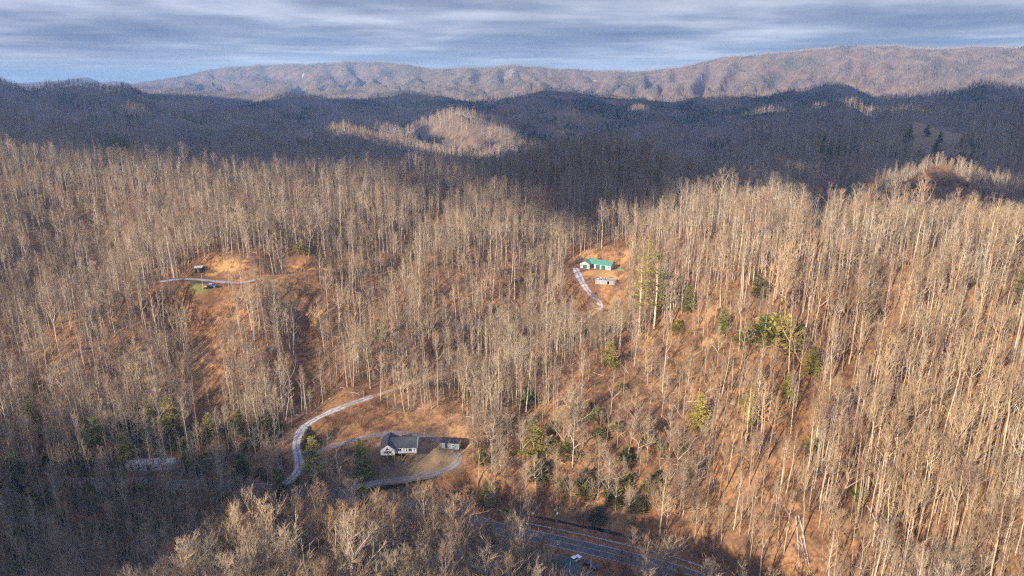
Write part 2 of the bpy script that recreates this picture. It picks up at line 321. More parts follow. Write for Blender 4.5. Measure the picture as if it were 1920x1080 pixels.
def ground_fn(nt, b):
    geo_ = N(nt, 'ShaderNodeNewGeometry'); P = geo_.outputs['Position']
    f1 = noise(nt, 0.028, 6, 0.6, P); f2 = noise(nt, 0.75, 7, 0.72, P); f3 = noise(nt, 0.11, 4, 0.6, P)
    c = ramp(nt, f1, [(0.30, (0.13, 0.064, 0.030)), (0.5, (0.235, 0.118, 0.050)), (0.70, (0.32, 0.185, 0.092))])
    c = mixc(nt, 1.0, c, ramp(nt, f2, [(0.30, 0.35), (0.5, 1.0), (0.70, 1.65)]), 'MULTIPLY')
    c = mixc(nt, ramp(nt, f3, [(0.47, 0.0), (0.68, 0.7)]), c, (0.10, 0.064, 0.042))
    z = attr(nt, 'zone'); sz = N(nt, 'ShaderNodeSeparateColor'); nt.links.new(z.outputs['Color'], sz.inputs[0])
    def msk(ch, lo=0.35, hi=0.6): 
        return ramp(nt, mathn(nt, 'ADD', mathn(nt, 'MULTIPLY', ch, 0.8), mathn(nt, 'MULTIPLY', f3, 0.4)), [(lo, 0.0), (hi, 1.0)])
    soil = ramp(nt, f2, [(0.3, (0.30, 0.15, 0.055)), (0.7, (0.46, 0.27, 0.11))])
    tan = ramp(nt, f3, [(0.3, (0.20, 0.135, 0.07)), (0.7, (0.29, 0.205, 0.115))])
    lawn = ramp(nt, f2, [(0.3, (0.12, 0.115, 0.03)), (0.7, (0.19, 0.165, 0.05))])
    c = mixc(nt, msk(sz.outputs[1]), c, tan); c = mixc(nt, msk(sz.outputs[0]), c, soil); c = mixc(nt, msk(sz.outputs[2]), c, lawn)
    fz = attr(nt, 'farwood')
    f4 = noise(nt, 0.012, 8, 0.7, P); f5 = noise(nt, 0.0022, 6, 0.6, P)
    fc = ramp(nt, f4, [(0.3, (0.08, 0.056, 0.04)), (0.5, (0.18, 0.125, 0.088)), (0.7, (0.27, 0.20, 0.145))])
    fc = mixc(nt, ramp(nt, f5, [(0.55, 0.0), (0.66, 0.6)]), fc, (0.05, 0.06, 0.035))
    c = mixc(nt, fz.outputs['Fac'], c, fc)
    sn = attr(nt, 'snow')
    c = mixc(nt, ramp(nt, mathn(nt, 'MULTIPLY', sn.outputs['Fac'], noise(nt, 0.009, 7, 0.75, P)), [(0.40, 0.0), (0.50, 0.75)]), c, (0.62, 0.62, 0.66))
    nt.links.new(c, b.inputs['Base Color'])
    bp = N(nt, 'ShaderNodeBump', i_Strength=0.6, i_Distance=0.5); nt.links.new(f2, bp.inputs['Height']); nt.links.new(bp.outputs[0], b.inputs['Normal'])
M_GROUND = mat('leaf_litter', ground_fn, 0.95, 0.05)

# ------------------------------------------------------------------ mesh helpers
def link(o, parent=None):
    COL.objects.link(o)
    if parent is not None: o.parent = parent
    return o
def mesh(name, V, Fc, mats, mi=None):
    me = bpy.data.meshes.new(name); me.from_pydata([tuple(v) for v in V], [], Fc)
    for m in (mats if isinstance(mats, (list, tuple)) else [mats]): me.materials.append(m)
    if mi is not None: me.polygons.foreach_set('material_index', mi)
    me.update(); return me
def tag(o, label=None, cat=None, group=None, kind=None):
    if label: o['label'] = label
    if cat: o['category'] = cat
    if group: o['group'] = group
    if kind: o['kind'] = kind
    return o
def empty(name, loc, rz=0, label=None, cat=None, group=None):
    o = bpy.data.objects.new(name, None); COL.objects.link(o); o.location = loc; o.rotation_euler = (0, 0, rz); o.empty_display_size = 1
    return tag(o, label, cat, group)
class MB:
    def __init__(s): s.V = []; s.F = []
    def box(s, x0, y0, z0, x1, y1, z1):
        n = len(s.V); s.V += [(x0, y0, z0), (x1, y0, z0), (x1, y1, z0), (x0, y1, z0), (x0, y0, z1), (x1, y0, z1), (x1, y1, z1), (x0, y1, z1)]
        s.F += [tuple(n+i for i in f) for f in ((0, 3, 2, 1), (4, 5, 6, 7), (0, 1, 5, 4), (1, 2, 6, 5), (2, 3, 7, 6), (3, 0, 4, 7))]; return s
    def poly(s, P, thick):
        """a flat plate from an outline, thickened along `thick`"""
        n = len(s.V); k = len(P); t = Vector(thick)
        s.V += [tuple(Vector(p)) for p in P]+[tuple(Vector(p)+t) for p in P]
        s.F += [tuple(n+i for i in range(k))[::-1], tuple(n+k+i for i in range(k))]
        s.F += [(n+i, n+(i+1) % k, n+k+(i+1) % k, n+k+i) for i in range(k)]; return s
    def tube(s, pts, rad, n=5, caps=True):
        pts = [Vector(p) for p in pts]; b0 = len(s.V); k = len(pts)
        for i, p in enumerate(pts):
            d = (pts[min(i+1, k-1)]-pts[max(i-1, 0)]); d.normalize()
            a = d.cross(Vector((0.3, 0.9, 0.1) if abs(d.y) < 0.8 else (1, 0, 0))); a.normalize(); c = d.cross(a)
            r = rad[i] if isinstance(rad, (list, tuple)) else rad
            for j in range(n):
                t = 2*math.pi*j/n; s.V.append(tuple(p+a*(r*math.cos(t))+c*(r*math.sin(t))))
        for i in range(k-1):
            for j in range(n):
                j2 = (j+1) % n; s.F.append((b0+i*n+j, b0+i*n+j2, b0+(i+1)*n+j2, b0+(i+1)*n+j))
        if caps: s.F += [tuple(b0+j for j in range(n))[::-1], tuple(b0+(k-1)*n+j for j in range(n))]
        return s
    def build(s, name, m, parent=None, loc=None):
        o = bpy.data.objects.new(name, mesh(name, s.V, s.F, m)); link(o, parent)
        if loc is not None: o.location = loc
        return o

# ------------------------------------------------------------------ ground sheet
nr, nth = GX.shape
verts = np.stack([GX, GY, GH], -1).reshape(-1, 3)
ii, jj = np.meshgrid(np.arange(nr-1), np.arange(nth-1), indexing='ij')
jn = jj+1
quads = np.stack([ii*nth+jj, ii*nth+jn, (ii+1)*nth+jn, (ii+1)*nth+jj], -1).reshape(-1, 4)[:, ::-1]
me = bpy.data.meshes.new('ground')
me.vertices.add(len(verts)); me.vertices.foreach_set('co', verts.ravel())
me.loops.add(quads.size); me.loops.foreach_set('vertex_index', quads.ravel().astype(np.int32))
me.polygons.add(len(quads)); me.polygons.foreach_set('loop_start', np.arange(0, quads.size, 4, dtype=np.int32))
me.polygons.foreach_set('use_smooth', np.ones(len(quads), bool))
me.update(); me.validate(); me.materials.append(M_GROUND)
zone = np.zeros((len(verts), 4), np.float32); zone[:, 3] = 1
vx, vy = verts[:, 0], verts[:, 1]; vr = np.hypot(vx, vy)
def blob(ch, u, v, su, sv, a=1.0):
    """a patch of ground round the place seen at (u, v); su, sv its half sizes in metres across and in depth"""
    x, y, z = hit(u, v); zone[:, ch] = np.maximum(zone[:, ch], a*np.exp(-((vx-x)/su)**2-((vy-y)/sv)**2))
for u, v, a, b in ((415, 498, 5, 2.5), (440, 496, 4, 2.5), (508, 499, 4, 2.5), (560, 507, 9, 2.2), (600, 504, 6, 2), (395, 516, 3, 2), (1125, 512, 12, 3.5), (1160, 517, 6, 3), (1178, 476, 4, 5), (1105, 478, 5, 5), (1170, 548, 8, 4), (1200, 640, 6, 5), (1483, 985, 2.2, 2), (1488, 950, 1.5, 1.5), (1330, 590, 5, 3), (1745, 312, 10, 3), (1705, 725, 2, 3), (1330, 640, 3, 3)):
    blob(0, u, v, a, b)
for u, v, a, b in ((745, 880, 16, 7), (800, 870, 12, 7), (1750, 245, 75, 110), (1780, 285, 60, 50), (1700, 275, 50, 50), (1480, 240, 50, 20), (1740, 316, 9, 14), (1770, 306, 12, 10), (1060, 218, 60, 60), (700, 235, 40, 20)):
    blob(1, u, v, a, b)
blob(2, 372, 534, 5, 3); blob(2, 500, 519, 10, 1.6, .6)
zone[:, 0] = np.maximum(zone[:, 0], np.where(np.hypot(vx-145*2.35, vy-545) < 160, np.exp(-(polydist(vx, vy, SPURT)[0]/7)**2), 0))
ca = me.attributes.new('zone', 'FLOAT_COLOR', 'POINT'); ca.data.foreach_set('color', zone.ravel())
fa = me.attributes.new('farwood', 'FLOAT', 'POINT'); fa.data.foreach_set('value', (sstep(450, 1100, vr)*(1-np.clip(zone[:, 1]*1.5, 0, 1))).astype(np.float32))
snow = np.zeros(len(verts))
for u, v, su, sv in ((730, 132, 55, 330), (790, 142, 70, 300), (955, 138, 170, 300), (1115, 150, 60, 300), (500, 137, 60, 300), (455, 131, 60, 300), (570, 137, 60, 250)):
    x, y, z = hit(u, v, 4500, 12000); snow = np.maximum(snow, np.exp(-((vx-x)/su)**2-((vy-y)/sv)**2))
sa = me.attributes.new('snow', 'FLOAT', 'POINT'); sa.data.foreach_set('value', (snow*.9).astype(np.float32))
tag(link(bpy.data.objects.new('ground', me)), kind='structure', label='leaf covered mountain ground with slopes, hollows and far ridges')

# ------------------------------------------------------------------ roads
def ribbon(name, P, hw, m, lift=0.06, label=None, prof=None):
    P = np.array(P); d = np.gradient(P[:, :2], axis=0); d /= np.linalg.norm(d, axis=1)[:, None]+1e-9
    nx = np.stack([d[:, 1], -d[:, 0]], 1); V = []; Fc = []; acr = []
    xs = (-1.25, -1, -.5, 0, .5, 1, 1.25); k = len(xs)
    for i in range(len(P)):
        hw_ = hw*(1 if name == 'road' else 1+.3*float(pn(i*.23, 3.3, 9))+.35*float(pn(i*.9, 7.3, 9)))
        for a in xs:
            zz = P[i, 2]+lift-(0.45 if abs(a) > 1 else 0)+(0.05 if a == 0 else 0)
            V.append((P[i, 0]+nx[i, 0]*hw_*a, P[i, 1]+nx[i, 1]*hw_*a, zz)); acr.append(a)
    for i in range(len(P)-1):
        for j in range(k-1): Fc.append((i*k+j, i*k+j+1, (i+1)*k+j+1, (i+1)*k+j))
    me = mesh(name, V, Fc, m); at = me.attributes.new('across', 'FLOAT', 'POINT'); at.data.foreach_set('value', np.array(acr, np.float32))
    o = link(bpy.data.objects.new(name, me)); return tag(o, label, kind='structure')
def asphalt_fn(nt, b):
    a = attr(nt, 'across').outputs['Fac']; g = N(nt, 'ShaderNodeNewGeometry').outputs['Position']; f = noise(nt, 0.5, 5, 0.6, g)
    c = ramp(nt, f, [(0.3, (0.07, 0.068, 0.068)), (0.7, (0.115, 0.11, 0.107))])
    ab = mathn(nt, 'ABSOLUTE', a)
    c = mixc(nt, ramp(nt, ab, [(0.0, 0.0), (0.27, 0.0), (0.4, 0.35), (0.55, 0.0)]), c, (0.08, 0.08, 0.085))
    line = ramp(nt, ab, [(0.0, 0.75), (0.022, 0.75), (0.03, 0.0), (0.915, 0.0), (0.925, 0.8), (0.965, 0.8), (0.975, 0.0)], 'CONSTANT')
    lc = mixc(nt, ramp(nt, ab, [(0.0, 0.0), (0.1, 1.0)], 'CONSTANT'), (0.5, 0.38, 0.08), (0.6, 0.6, 0.58))
    c = mixc(nt, mathn(nt, 'MULTIPLY', line, ramp(nt, f, [(0.35, 0.5), (0.5, 1.0)])), c, lc)
    nt.links.new(c, b.inputs['Base Color'])
M_ROAD = mat('asphalt', asphalt_fn, 0.85, 0.2)
def gravel_fn(lo, hi, mid):
    def fn(nt, b):
        a = attr(nt, 'across').outputs['Fac']; g = N(nt, 'ShaderNodeNewGeometry').outputs['Position']; f = noise(nt, 0.8, 6, 0.7, g); f0 = noise(nt, 0.12, 4, 0.6, g)
        c = ramp(nt, f, [(0.3, lo), (0.7, hi)])
        ab = mathn(nt, 'ADD', mathn(nt, 'ABSOLUTE', a), mathn(nt, 'MULTIPLY', mathn(nt, 'SUBTRACT', f, 0.5), 0.5))
        c = mixc(nt, mathn(nt, 'MULTIPLY', ramp(nt, ab, [(0.08, 1.0), (0.25, 0.0), (0.8, 0.0), (1.0, 1.0)]), 0.8), c, mid)
        c = mixc(nt, ramp(nt, f0, [(0.5, 0.0), (0.62, 0.6)]), c, mid)
        nt.links.new(c, b.inputs['Base Color'])
    return fn
M_SNOWY = mat('pale_gravel', gravel_fn((0.24, 0.22, 0.20), (0.55, 0.53, 0.52), (0.20, 0.15, 0.115)), 0.9, 0.1)
M_GRAVEL = mat('grey_gravel', gravel_fn((0.17, 0.145, 0.125), (0.30, 0.265, 0.235), (0.18, 0.13, 0.09)), 0.9, 0.1)
M_TRACK = mat('dirt_track', gravel_fn((0.26, 0.17, 0.10), (0.40, 0.30, 0.20), (0.26, 0.15, 0.075)), 0.9, 0.1)
M_CONC = mat('driveway_concrete', gravel_fn((0.27, 0.26, 0.25), (0.40, 0.385, 0.37), (0.25, 0.21, 0.18)), 0.9, 0.1)
ribbon('road', ROAD, 3.0, M_ROAD, 0.07, 'two lane asphalt road along the valley bottom')
i0 = int(np.argmin(np.abs(DRIVE[:, 0]-GD(700, 742, 262)[0])+np.abs(DRIVE[:, 1]-262)*.5)); i1 = int(np.argmin(np.hypot(DRIVE[:, 0]-GD(1120, 580, 343)[0], DRIVE[:, 1]-343)))
ribbon('gravel_path', DRIVE[:i0+1], 1.75, M_SNOWY, 0.06, 'pale frosty gravel drive curving up behind the white house')
ribbon('dirt_path', DRIVE[i0:i1+1], 1.25, M_TRACK, 0.05, 'faint dirt track climbing through the woods')
ribbon('gravel_path', DRIVE[i1:], 2.0, M_SNOWY, 0.06, 'pale two rut gravel drive below the green roofed house')
ribbon('gravel_path', LOOP, 1.6, M_GRAVEL, 0.07, 'grey gravel loop drive around the white house')
ribbon('gravel_path', LEFTD[int(len(LEFTD)*.3):-30], 1.6, M_CONC, 0.07, 'pale grey drive cut across the left hillside')
M_WATER = simple('creek_water', (0.012, 0.014, 0.016), 0.5, 0.6, 0.18, 0.5)
ribbon('creek', CREEK, 1.1, M_WATER, 0.06, 'dark narrow creek beside the guard rail')

# ------------------------------------------------------------------ tree prototypes (linked to no scene collection)
PROTO = bpy.data.collections.new('bare_tree_kinds'); PFAR = bpy.data.collections.new('far_tree_kinds'); PBR = bpy.data.collections.new('brush_kinds'); PPINE = bpy.data.collections.new('conifer_kinds')
def rdir(r, el):
    a = r.uniform(0, 2*math.pi); return Vector((math.cos(a)*math.cos(el), math.sin(a)*math.cos(el), math.sin(el)))
def bare(seed, Hh, base, spread, nl, nsub, ntw, twr=0.0175, fork=False, lean=0.0, limb_el=(0.6, 1.1), rscale=1.0, crook=0.25):
    r = random.Random(seed); T = MB(); K = MB()
    R0 = Hh*0.0072*rscale
    la = r.uniform(0, 6.28); kx = [0]; pts = []; rad = []
    n = 8; wx = wy = 0
    for i in range(n+1):
        t = i/n; wx += r.gauss(0, crook)*(0.3+t); wy += r.gauss(0, crook)*(0.3+t)
        pts.append(Vector((wx*0.6+math.cos(la)*lean*t*Hh, wy*0.6+math.sin(la)*lean*t*Hh, Hh*0.97*t))); rad.append(R0*(1-t)**0.75*0.93+0.03 if i else R0*1.25)
    pts[0] = Vector((0, 0, -0.8))
    T.tube(pts, rad, 6, False)
    def at(t):
        f = t*n; i = min(int(f), n-1); return pts[i].lerp(pts[i+1], f-i), rad[i]*(1-f+i)+rad[i+1]*(f-i)
    stems = []
    for i in range(nl):
        q = (i+r.random()*.7)/nl; t = base+(0.98-base)*q
        p, rr = at(t); az = i*2.4+r.uniform(-.5, .5); el = r.uniform(*limb_el)+0.25*q
        L = spread*(1-0.62*q**1.4)*r.uniform(0.7, 1.2)*(1.25 if fork and i < 2 else 1)
        d = Vector((math.cos(az)*math.cos(el), math.sin(az)*math.cos(el), math.sin(el)))
        lp = [p]; 
        for s in range(4):
            d = (d+Vector((r.gauss(0, .12), r.gauss(0, .12), 0.10+r.gauss(0, .06)))).normalized(); lp.append(lp[-1]+d*L/4)
        lr0 = min(rr*0.72, 0.022*L+0.012)*(1.5 if fork and i < 2 else 1)*min(1.2, rscale)
        lr = [lr0*(1-k/4*.78) for k in range(5)]
        (T if (fork and i < 2) else K).tube(lp, lr, 4, False); stems.append((lp, lr, L))
    # the leader carries branches as well
    stems.append(([at(base+(1-base)*k/4)[0] for k in range(5)], [0.05]*5, spread*0.6))
    for lp, lr, L in stems:
        for j in range(nsub):
            s = r.uniform(0.25, 1.0)*4; i = min(int(s), 3); p = lp[i].lerp(lp[i+1], s-i); dm = (lp[i+1]-lp[i]).normalized()
            d = (dm*0.75+rdir(r, r.uniform(-.2, .9))*0.85+Vector((0, 0, .18))).normalized(); l2 = L*r.uniform(0.3, 0.52)
            m = p+d*l2*.5; d2 = (d+Vector((r.gauss(0, .2), r.gauss(0, .2), .2))).normalized(); e = m+d2*l2*.5
            r2 = max(lr[i]*0.5, twr*1.3); K.tube([p, m, e], [r2, r2*.7, twr], 3, False)
            for k in range(ntw):
                q = r.random(); pp = p.lerp(m, q*2) if q < .5 else m.lerp(e, q*2-1)
                dd = (d2*0.8+rdir(r, r.uniform(-.1, 1.0))*0.8).normalized(); l3 = r.uniform(0.5, 1.0)*(0.5+L*0.16)
                K.tube([pp, pp+dd*l3], [twr*1.0, twr*0.35], 3, False)
    return T, K
SPEC = [  # height, crown base, spread, limbs, subs, twigs
    ('slim', dict(Hh=25, base=.56, spread=5.2, nl=13, nsub=5, ntw=4)),
    ('slim', dict(Hh=27, base=.64, spread=4.6, nl=11, nsub=5, ntw=4, lean=.04)),
    ('slim', dict(Hh=23, base=.50, spread=4.8, nl=13, nsub=5, ntw=4)),
    ('slim', dict(Hh=26, base=.60, spread=5.8, nl=12, nsub=5, ntw=4, fork=True)),
    ('slim', dict(Hh=22, base=.50, spread=3.6, nl=12, nsub=5, ntw=4, lean=.08)),
    ('medium', dict(Hh=21, base=.36, spread=5.4, nl=16, nsub=7, ntw=5, fork=True)),
    ('medium', dict(Hh=19, base=.33, spread=5.0, nl=16, nsub=7, ntw=5, crook=.4)),
    ('broad', dict(Hh=17, base=.22, spread=7.4, nl=18, nsub=8, ntw=6, fork=True, limb_el=(.55, 1.1), rscale=1.25)),
    ('broad', dict(Hh=15, base=.20, spread=6.6, nl=18, nsub=8, ntw=6, limb_el=(.6, 1.15), rscale=1.2)),
    ('crooked', dict(Hh=20, base=.35, spread=6.0, nl=14, nsub=7, ntw=5, fork=True, lean=.14, crook=.5, limb_el=(.35, .9))),
]
TINTS = [('pale tan', (1.14, 1.05, 0.92)), ('grey-brown', (0.86, 0.82, 0.78)), ('reddish-brown', (0.92, 0.75, 0.64)), ('shade-darkened brown', (0.40, 0.35, 0.31))]  # last tint holds painted shade, darkening the bark
tree_meshes = []; NK = len(SPEC)
for k, (form, sp) in enumerate(SPEC):
    T, K = bare(100+k, **sp)
    mt_ = mesh('trunk', T.V, T.F, M_BARK); mk_ = mesh('crown', K.V, K.F, M_TWIG)
    n = len(T.V); mj = mesh('tree', T.V+K.V, T.F+[tuple(i+n for i in f) for f in K.F], [M_BARK, M_TWIG], [0]*len(T.F)+[1]*len(K.F))
    tree_meshes.append((mt_, mk_, mj, sp['Hh'], form))
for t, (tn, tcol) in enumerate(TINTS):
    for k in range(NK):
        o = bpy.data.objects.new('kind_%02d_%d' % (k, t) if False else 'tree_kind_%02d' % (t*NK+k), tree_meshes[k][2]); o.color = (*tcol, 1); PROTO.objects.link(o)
NF = 5
far_meshes = []
for k in range(NF):
    T, K = bare(300+k, Hh=(22, 24, 20, 18, 25)[k], base=.30, spread=4.6, nl=9, nsub=4, ntw=2, twr=0.06, rscale=1.5)
    n = len(T.V); far_meshes.append(mesh('far_tree', T.V+K.V, T.F+[tuple(i+n for i in f) for f in K.F], [M_BARK, M_TWIG], [0]*len(T.F)+[1]*len(K.F)))
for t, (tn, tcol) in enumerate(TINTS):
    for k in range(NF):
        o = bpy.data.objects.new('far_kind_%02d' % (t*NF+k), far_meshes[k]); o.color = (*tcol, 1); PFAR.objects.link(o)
for k in range(5):
    r = random.Random(500+k); K = MB(); hh = (2.2, 3.4, 5.5, 7.5, 1.6)[k]
    for j in range((26, 20, 5, 3, 30)[k]):
        p = Vector((r.gauss(0, .8 if k in (0, 1, 4) else .3), r.gauss(0, .8 if k in (0, 1, 4) else .3), -.2)); d = rdir(r, r.uniform(.8, 1.5)); L = hh*r.uniform(.5, 1)
        e = p+d*L; K.tube([p, p.lerp(e, .5)+Vector((r.gauss(0, .1), r.gauss(0, .1), 0)), e], [.026*hh**.5, .018*hh**.5, .010], 3, False)
        for q in range((5, 7, 13, 18, 4)[k]):
            pp = p.lerp(e, r.uniform(.3, 1)); K.tube([pp, pp+(d*.6+rdir(r, r.uniform(0, 1))).normalized()*hh*r.uniform(.12, .3)], [.020, .009], 3, False)
    o = bpy.data.objects.new('brush_kind_%d' % k, mesh('brush', K.V, K.F, M_BRUSH)); PBR.objects.link(o)
# conifers
def conifer(seed, Hh, base, spread, style):
    r = random.Random(seed); T = MB(); K = MB()
    T.tube([(0, 0, -.8), (r.gauss(0, .1), r.gauss(0, .1), Hh*.5), (r.gauss(0, .15), r.gauss(0, .15), Hh*.97)], [Hh*.012, Hh*.008, .03], 6, False)
    def spray(p, d, L, w):
        """a feathery flat spray of needles, built as a handful of narrow leaf-shaped faces"""
        side = d.cross(Vector((0, 0, 1))); side = side.normalized() if side.length > .01 else Vector((1, 0, 0))
        for k in range(5):
            q = p+d*L*(.15+.17*k); s = 1 if k % 2 else -1
            a = (d*.75+side*s*r.uniform(.3, .9)+Vector((0, 0, r.uniform(-.35, .35)))).normalized()*L*r.uniform(.35, .6); b = side*w*.5+Vector((r.gauss(0, .03), 0, r.gauss(0, .06)))
            n = len(K.V); K.V += [tuple(q), tuple(q+a*.5+b), tuple(q+a), tuple(q+a*.5-b)]; K.F.append((n, n+1, n+2, n+3))
    if style == 'bush':
        for j in range(330):
            v = rdir(r, r.uniform(-.1, 1.5)); rr = r.uniform(.55, 1)*(1+.25*math.sin(v.x*5+seed)*math.cos(v.y*4)); p = Vector((v.x*spread*rr, v.y*spread*rr, .3+v.z*Hh*rr*.95))
            spray(p-v*.3, (v+rdir(r, r.uniform(-.5, 1))*.7).normalized(), .75, .34)
        for j in range(6): T.tube([(0, 0, -.3), tuple(rdir(r, r.uniform(.5, 1.2))*Hh*.6)], [.06, .02], 3, False)
        return T, K
    z = base*Hh
    while z < Hh*.985:
        q = (z-base*Hh)/(Hh*(1-base))
        if style == 'pine': Lm = spread*(1-q)**.6*(.55+.6*min(1, q*3))
        else: Lm = spread*(1-q)**.85+.25
        nb = 5 if style == 'pine' else 7
        for i in range(nb):
            if style == 'pine' and r.random() < .22: continue
            az = r.uniform(0, 6.28); el = r.uniform(.05, .5) if style == 'pine' else r.uniform(-.25, .35); L = Lm*r.uniform(.6, 1.15)
            d = Vector((math.cos(az)*math.cos(el), math.sin(az)*math.cos(el), math.sin(el))); p = Vector((0, 0, z+r.uniform(-.3, .3)))
            K.tube([p, p+d*L], [.035, .012], 3, False)
            ns = max(3, int(L*(3.6 if style == 'pine' else 4.6)))
            for s in range(ns):
                t = (.35 if style == 'pine' else .15)+(.7 if style == 'pine' else .88)*s/ns
                dd = (d+rdir(r, r.uniform(-.4, .9))*.75).normalized(); spray(p+d*L*t, dd, r.uniform(.5, .95), .19)
        z += (.85 if style == 'pine' else .55)*r.uniform(.8, 1.2)
    return T, K
CONS = [('pine', conifer(701, 22, .38, 3.6, 'pine')), ('pine', conifer(702, 19, .30, 3.3, 'pine')), ('fir', conifer(703, 15, .12, 3.6, 'fir')), ('fir', conifer(704, 12, .08, 3.2, 'fir')), ('bush', conifer(705, 4, 0, 2.6, 'bush')), ('bush', conifer(706, 3.2, 0, 2.0, 'bush'))]
CH = [22, 19, 15, 12, 4, 3.2]
con_meshes = []
for k, (st, (T, K)) in enumerate(CONS):
    n = len(T.V); con_meshes.append((mesh('trunk', T.V, T.F, M_BARK), mesh('crown', K.V, K.F, M_NEEDLE)))
    o = bpy.data.objects.new('conifer_kind_%d' % k, mesh('conifer', T.V+K.V, T.F+[tuple(i+n for i in f) for f in K.F], [M_BARK, M_NEEDLE], [0]*len(T.F)+[1]*len(K.F))); PPINE.objects.link(o)
    o.color = (.30, .40, .60, 1)

# ------------------------------------------------------------------ where trees stand
HW = math.tan(RAD(38.5))
def cells(y0, y1, cell, wide):
    n = int((y1-y0)/cell)+1; xs = int(wide*y1/cell)+2
    gy, gx = np.meshgrid(y0+np.arange(n)*cell, (np.arange(2*xs)-xs)*cell, indexing='ij')
    gx = gx+nrng.uniform(0, cell, gx.shape); gy = gy+nrng.uniform(0, cell, gy.shape)
    m = np.abs(gx) < wide*np.maximum(gy, 130)+30
    return gx[m], gy[m]
def seen(x, y, top, margin):
    """keep what a camera near the photograph's could see over the ground in front of it"""
    r = np.hypot(x, y); th = np.degrees(np.arctan2(x, y)); j = np.clip(np.searchsorted(TH, th), 0, len(TH)-1)
    slope = (GH-ZC)/np.maximum(RR, 60)[:, None]; slope[RR < 60] = -9; cm = np.maximum.accumulate(slope, 0)
    i = np.clip(np.searchsorted(RR, r*0.985)-1, 0, len(RR)-1)
    return (top+margin-ZC)/r > cm[i, j]
def sight_rects(x, y, z, h, w, rects):
    """True where a tree would stand in the open line of sight to something the photograph shows clear"""
    bad = np.zeros(x.shape, bool)
    for (u0, v0, u1, v1, D, prob) in rects:
        pick = nrng.random(x.shape) < prob
        for t in (0.02, .2, .4, .6, .8, .97):
            for s in ((-1, 0, 1) if t > .5 else (0,)):
                u, v, zc = project(x+s*w*(1 if t < .9 else .5), y, z+h*t)
                bad |= (u > u0) & (u < u1) & (v > v0) & (v < v1) & (y < D) & pick
    return bad
RECTS = [(688, 800, 790, 872, 226, 1), (548, 775, 600, 835, 262, 1), (590, 735, 740, 780, 262, .9), (790, 812, 872, 890, 228, .97), (600, 818, 700, 842, 240, .8), (690, 870, 830, 900, 215, .8), (600, 778, 870, 812, 246, .92), (1068, 474, 1172, 545, 382, 1), (1095, 540, 1140, 572, 360, .9), (1085, 455, 1170, 480, 400, .7), (356, 494, 424, 552, 352, .85), (430, 490, 600, 512, 380, .4), (365, 555, 410, 765, 345, .97), (935, 975, 1010, 1020, 200, .55), (1010, 1000, 1300, 1085, 196, .5), (1150, 1000, 1300, 1085, 200, .3), (1060, 1045, 1110, 1085, 182, .25), (1035, 940, 1052, 1000, 200, .8), (1470, 955, 1540, 1085, 175, .93), (1720, 300, 1760, 325, 550, .9), (1755, 285, 1790, 312, 560, 1)]
def height_for(u, vt, vb, p):
    a, b, c = ray(u, vt); return max(1.0, min(36.0, ZC+c*(p[1]/b)-p[2]))
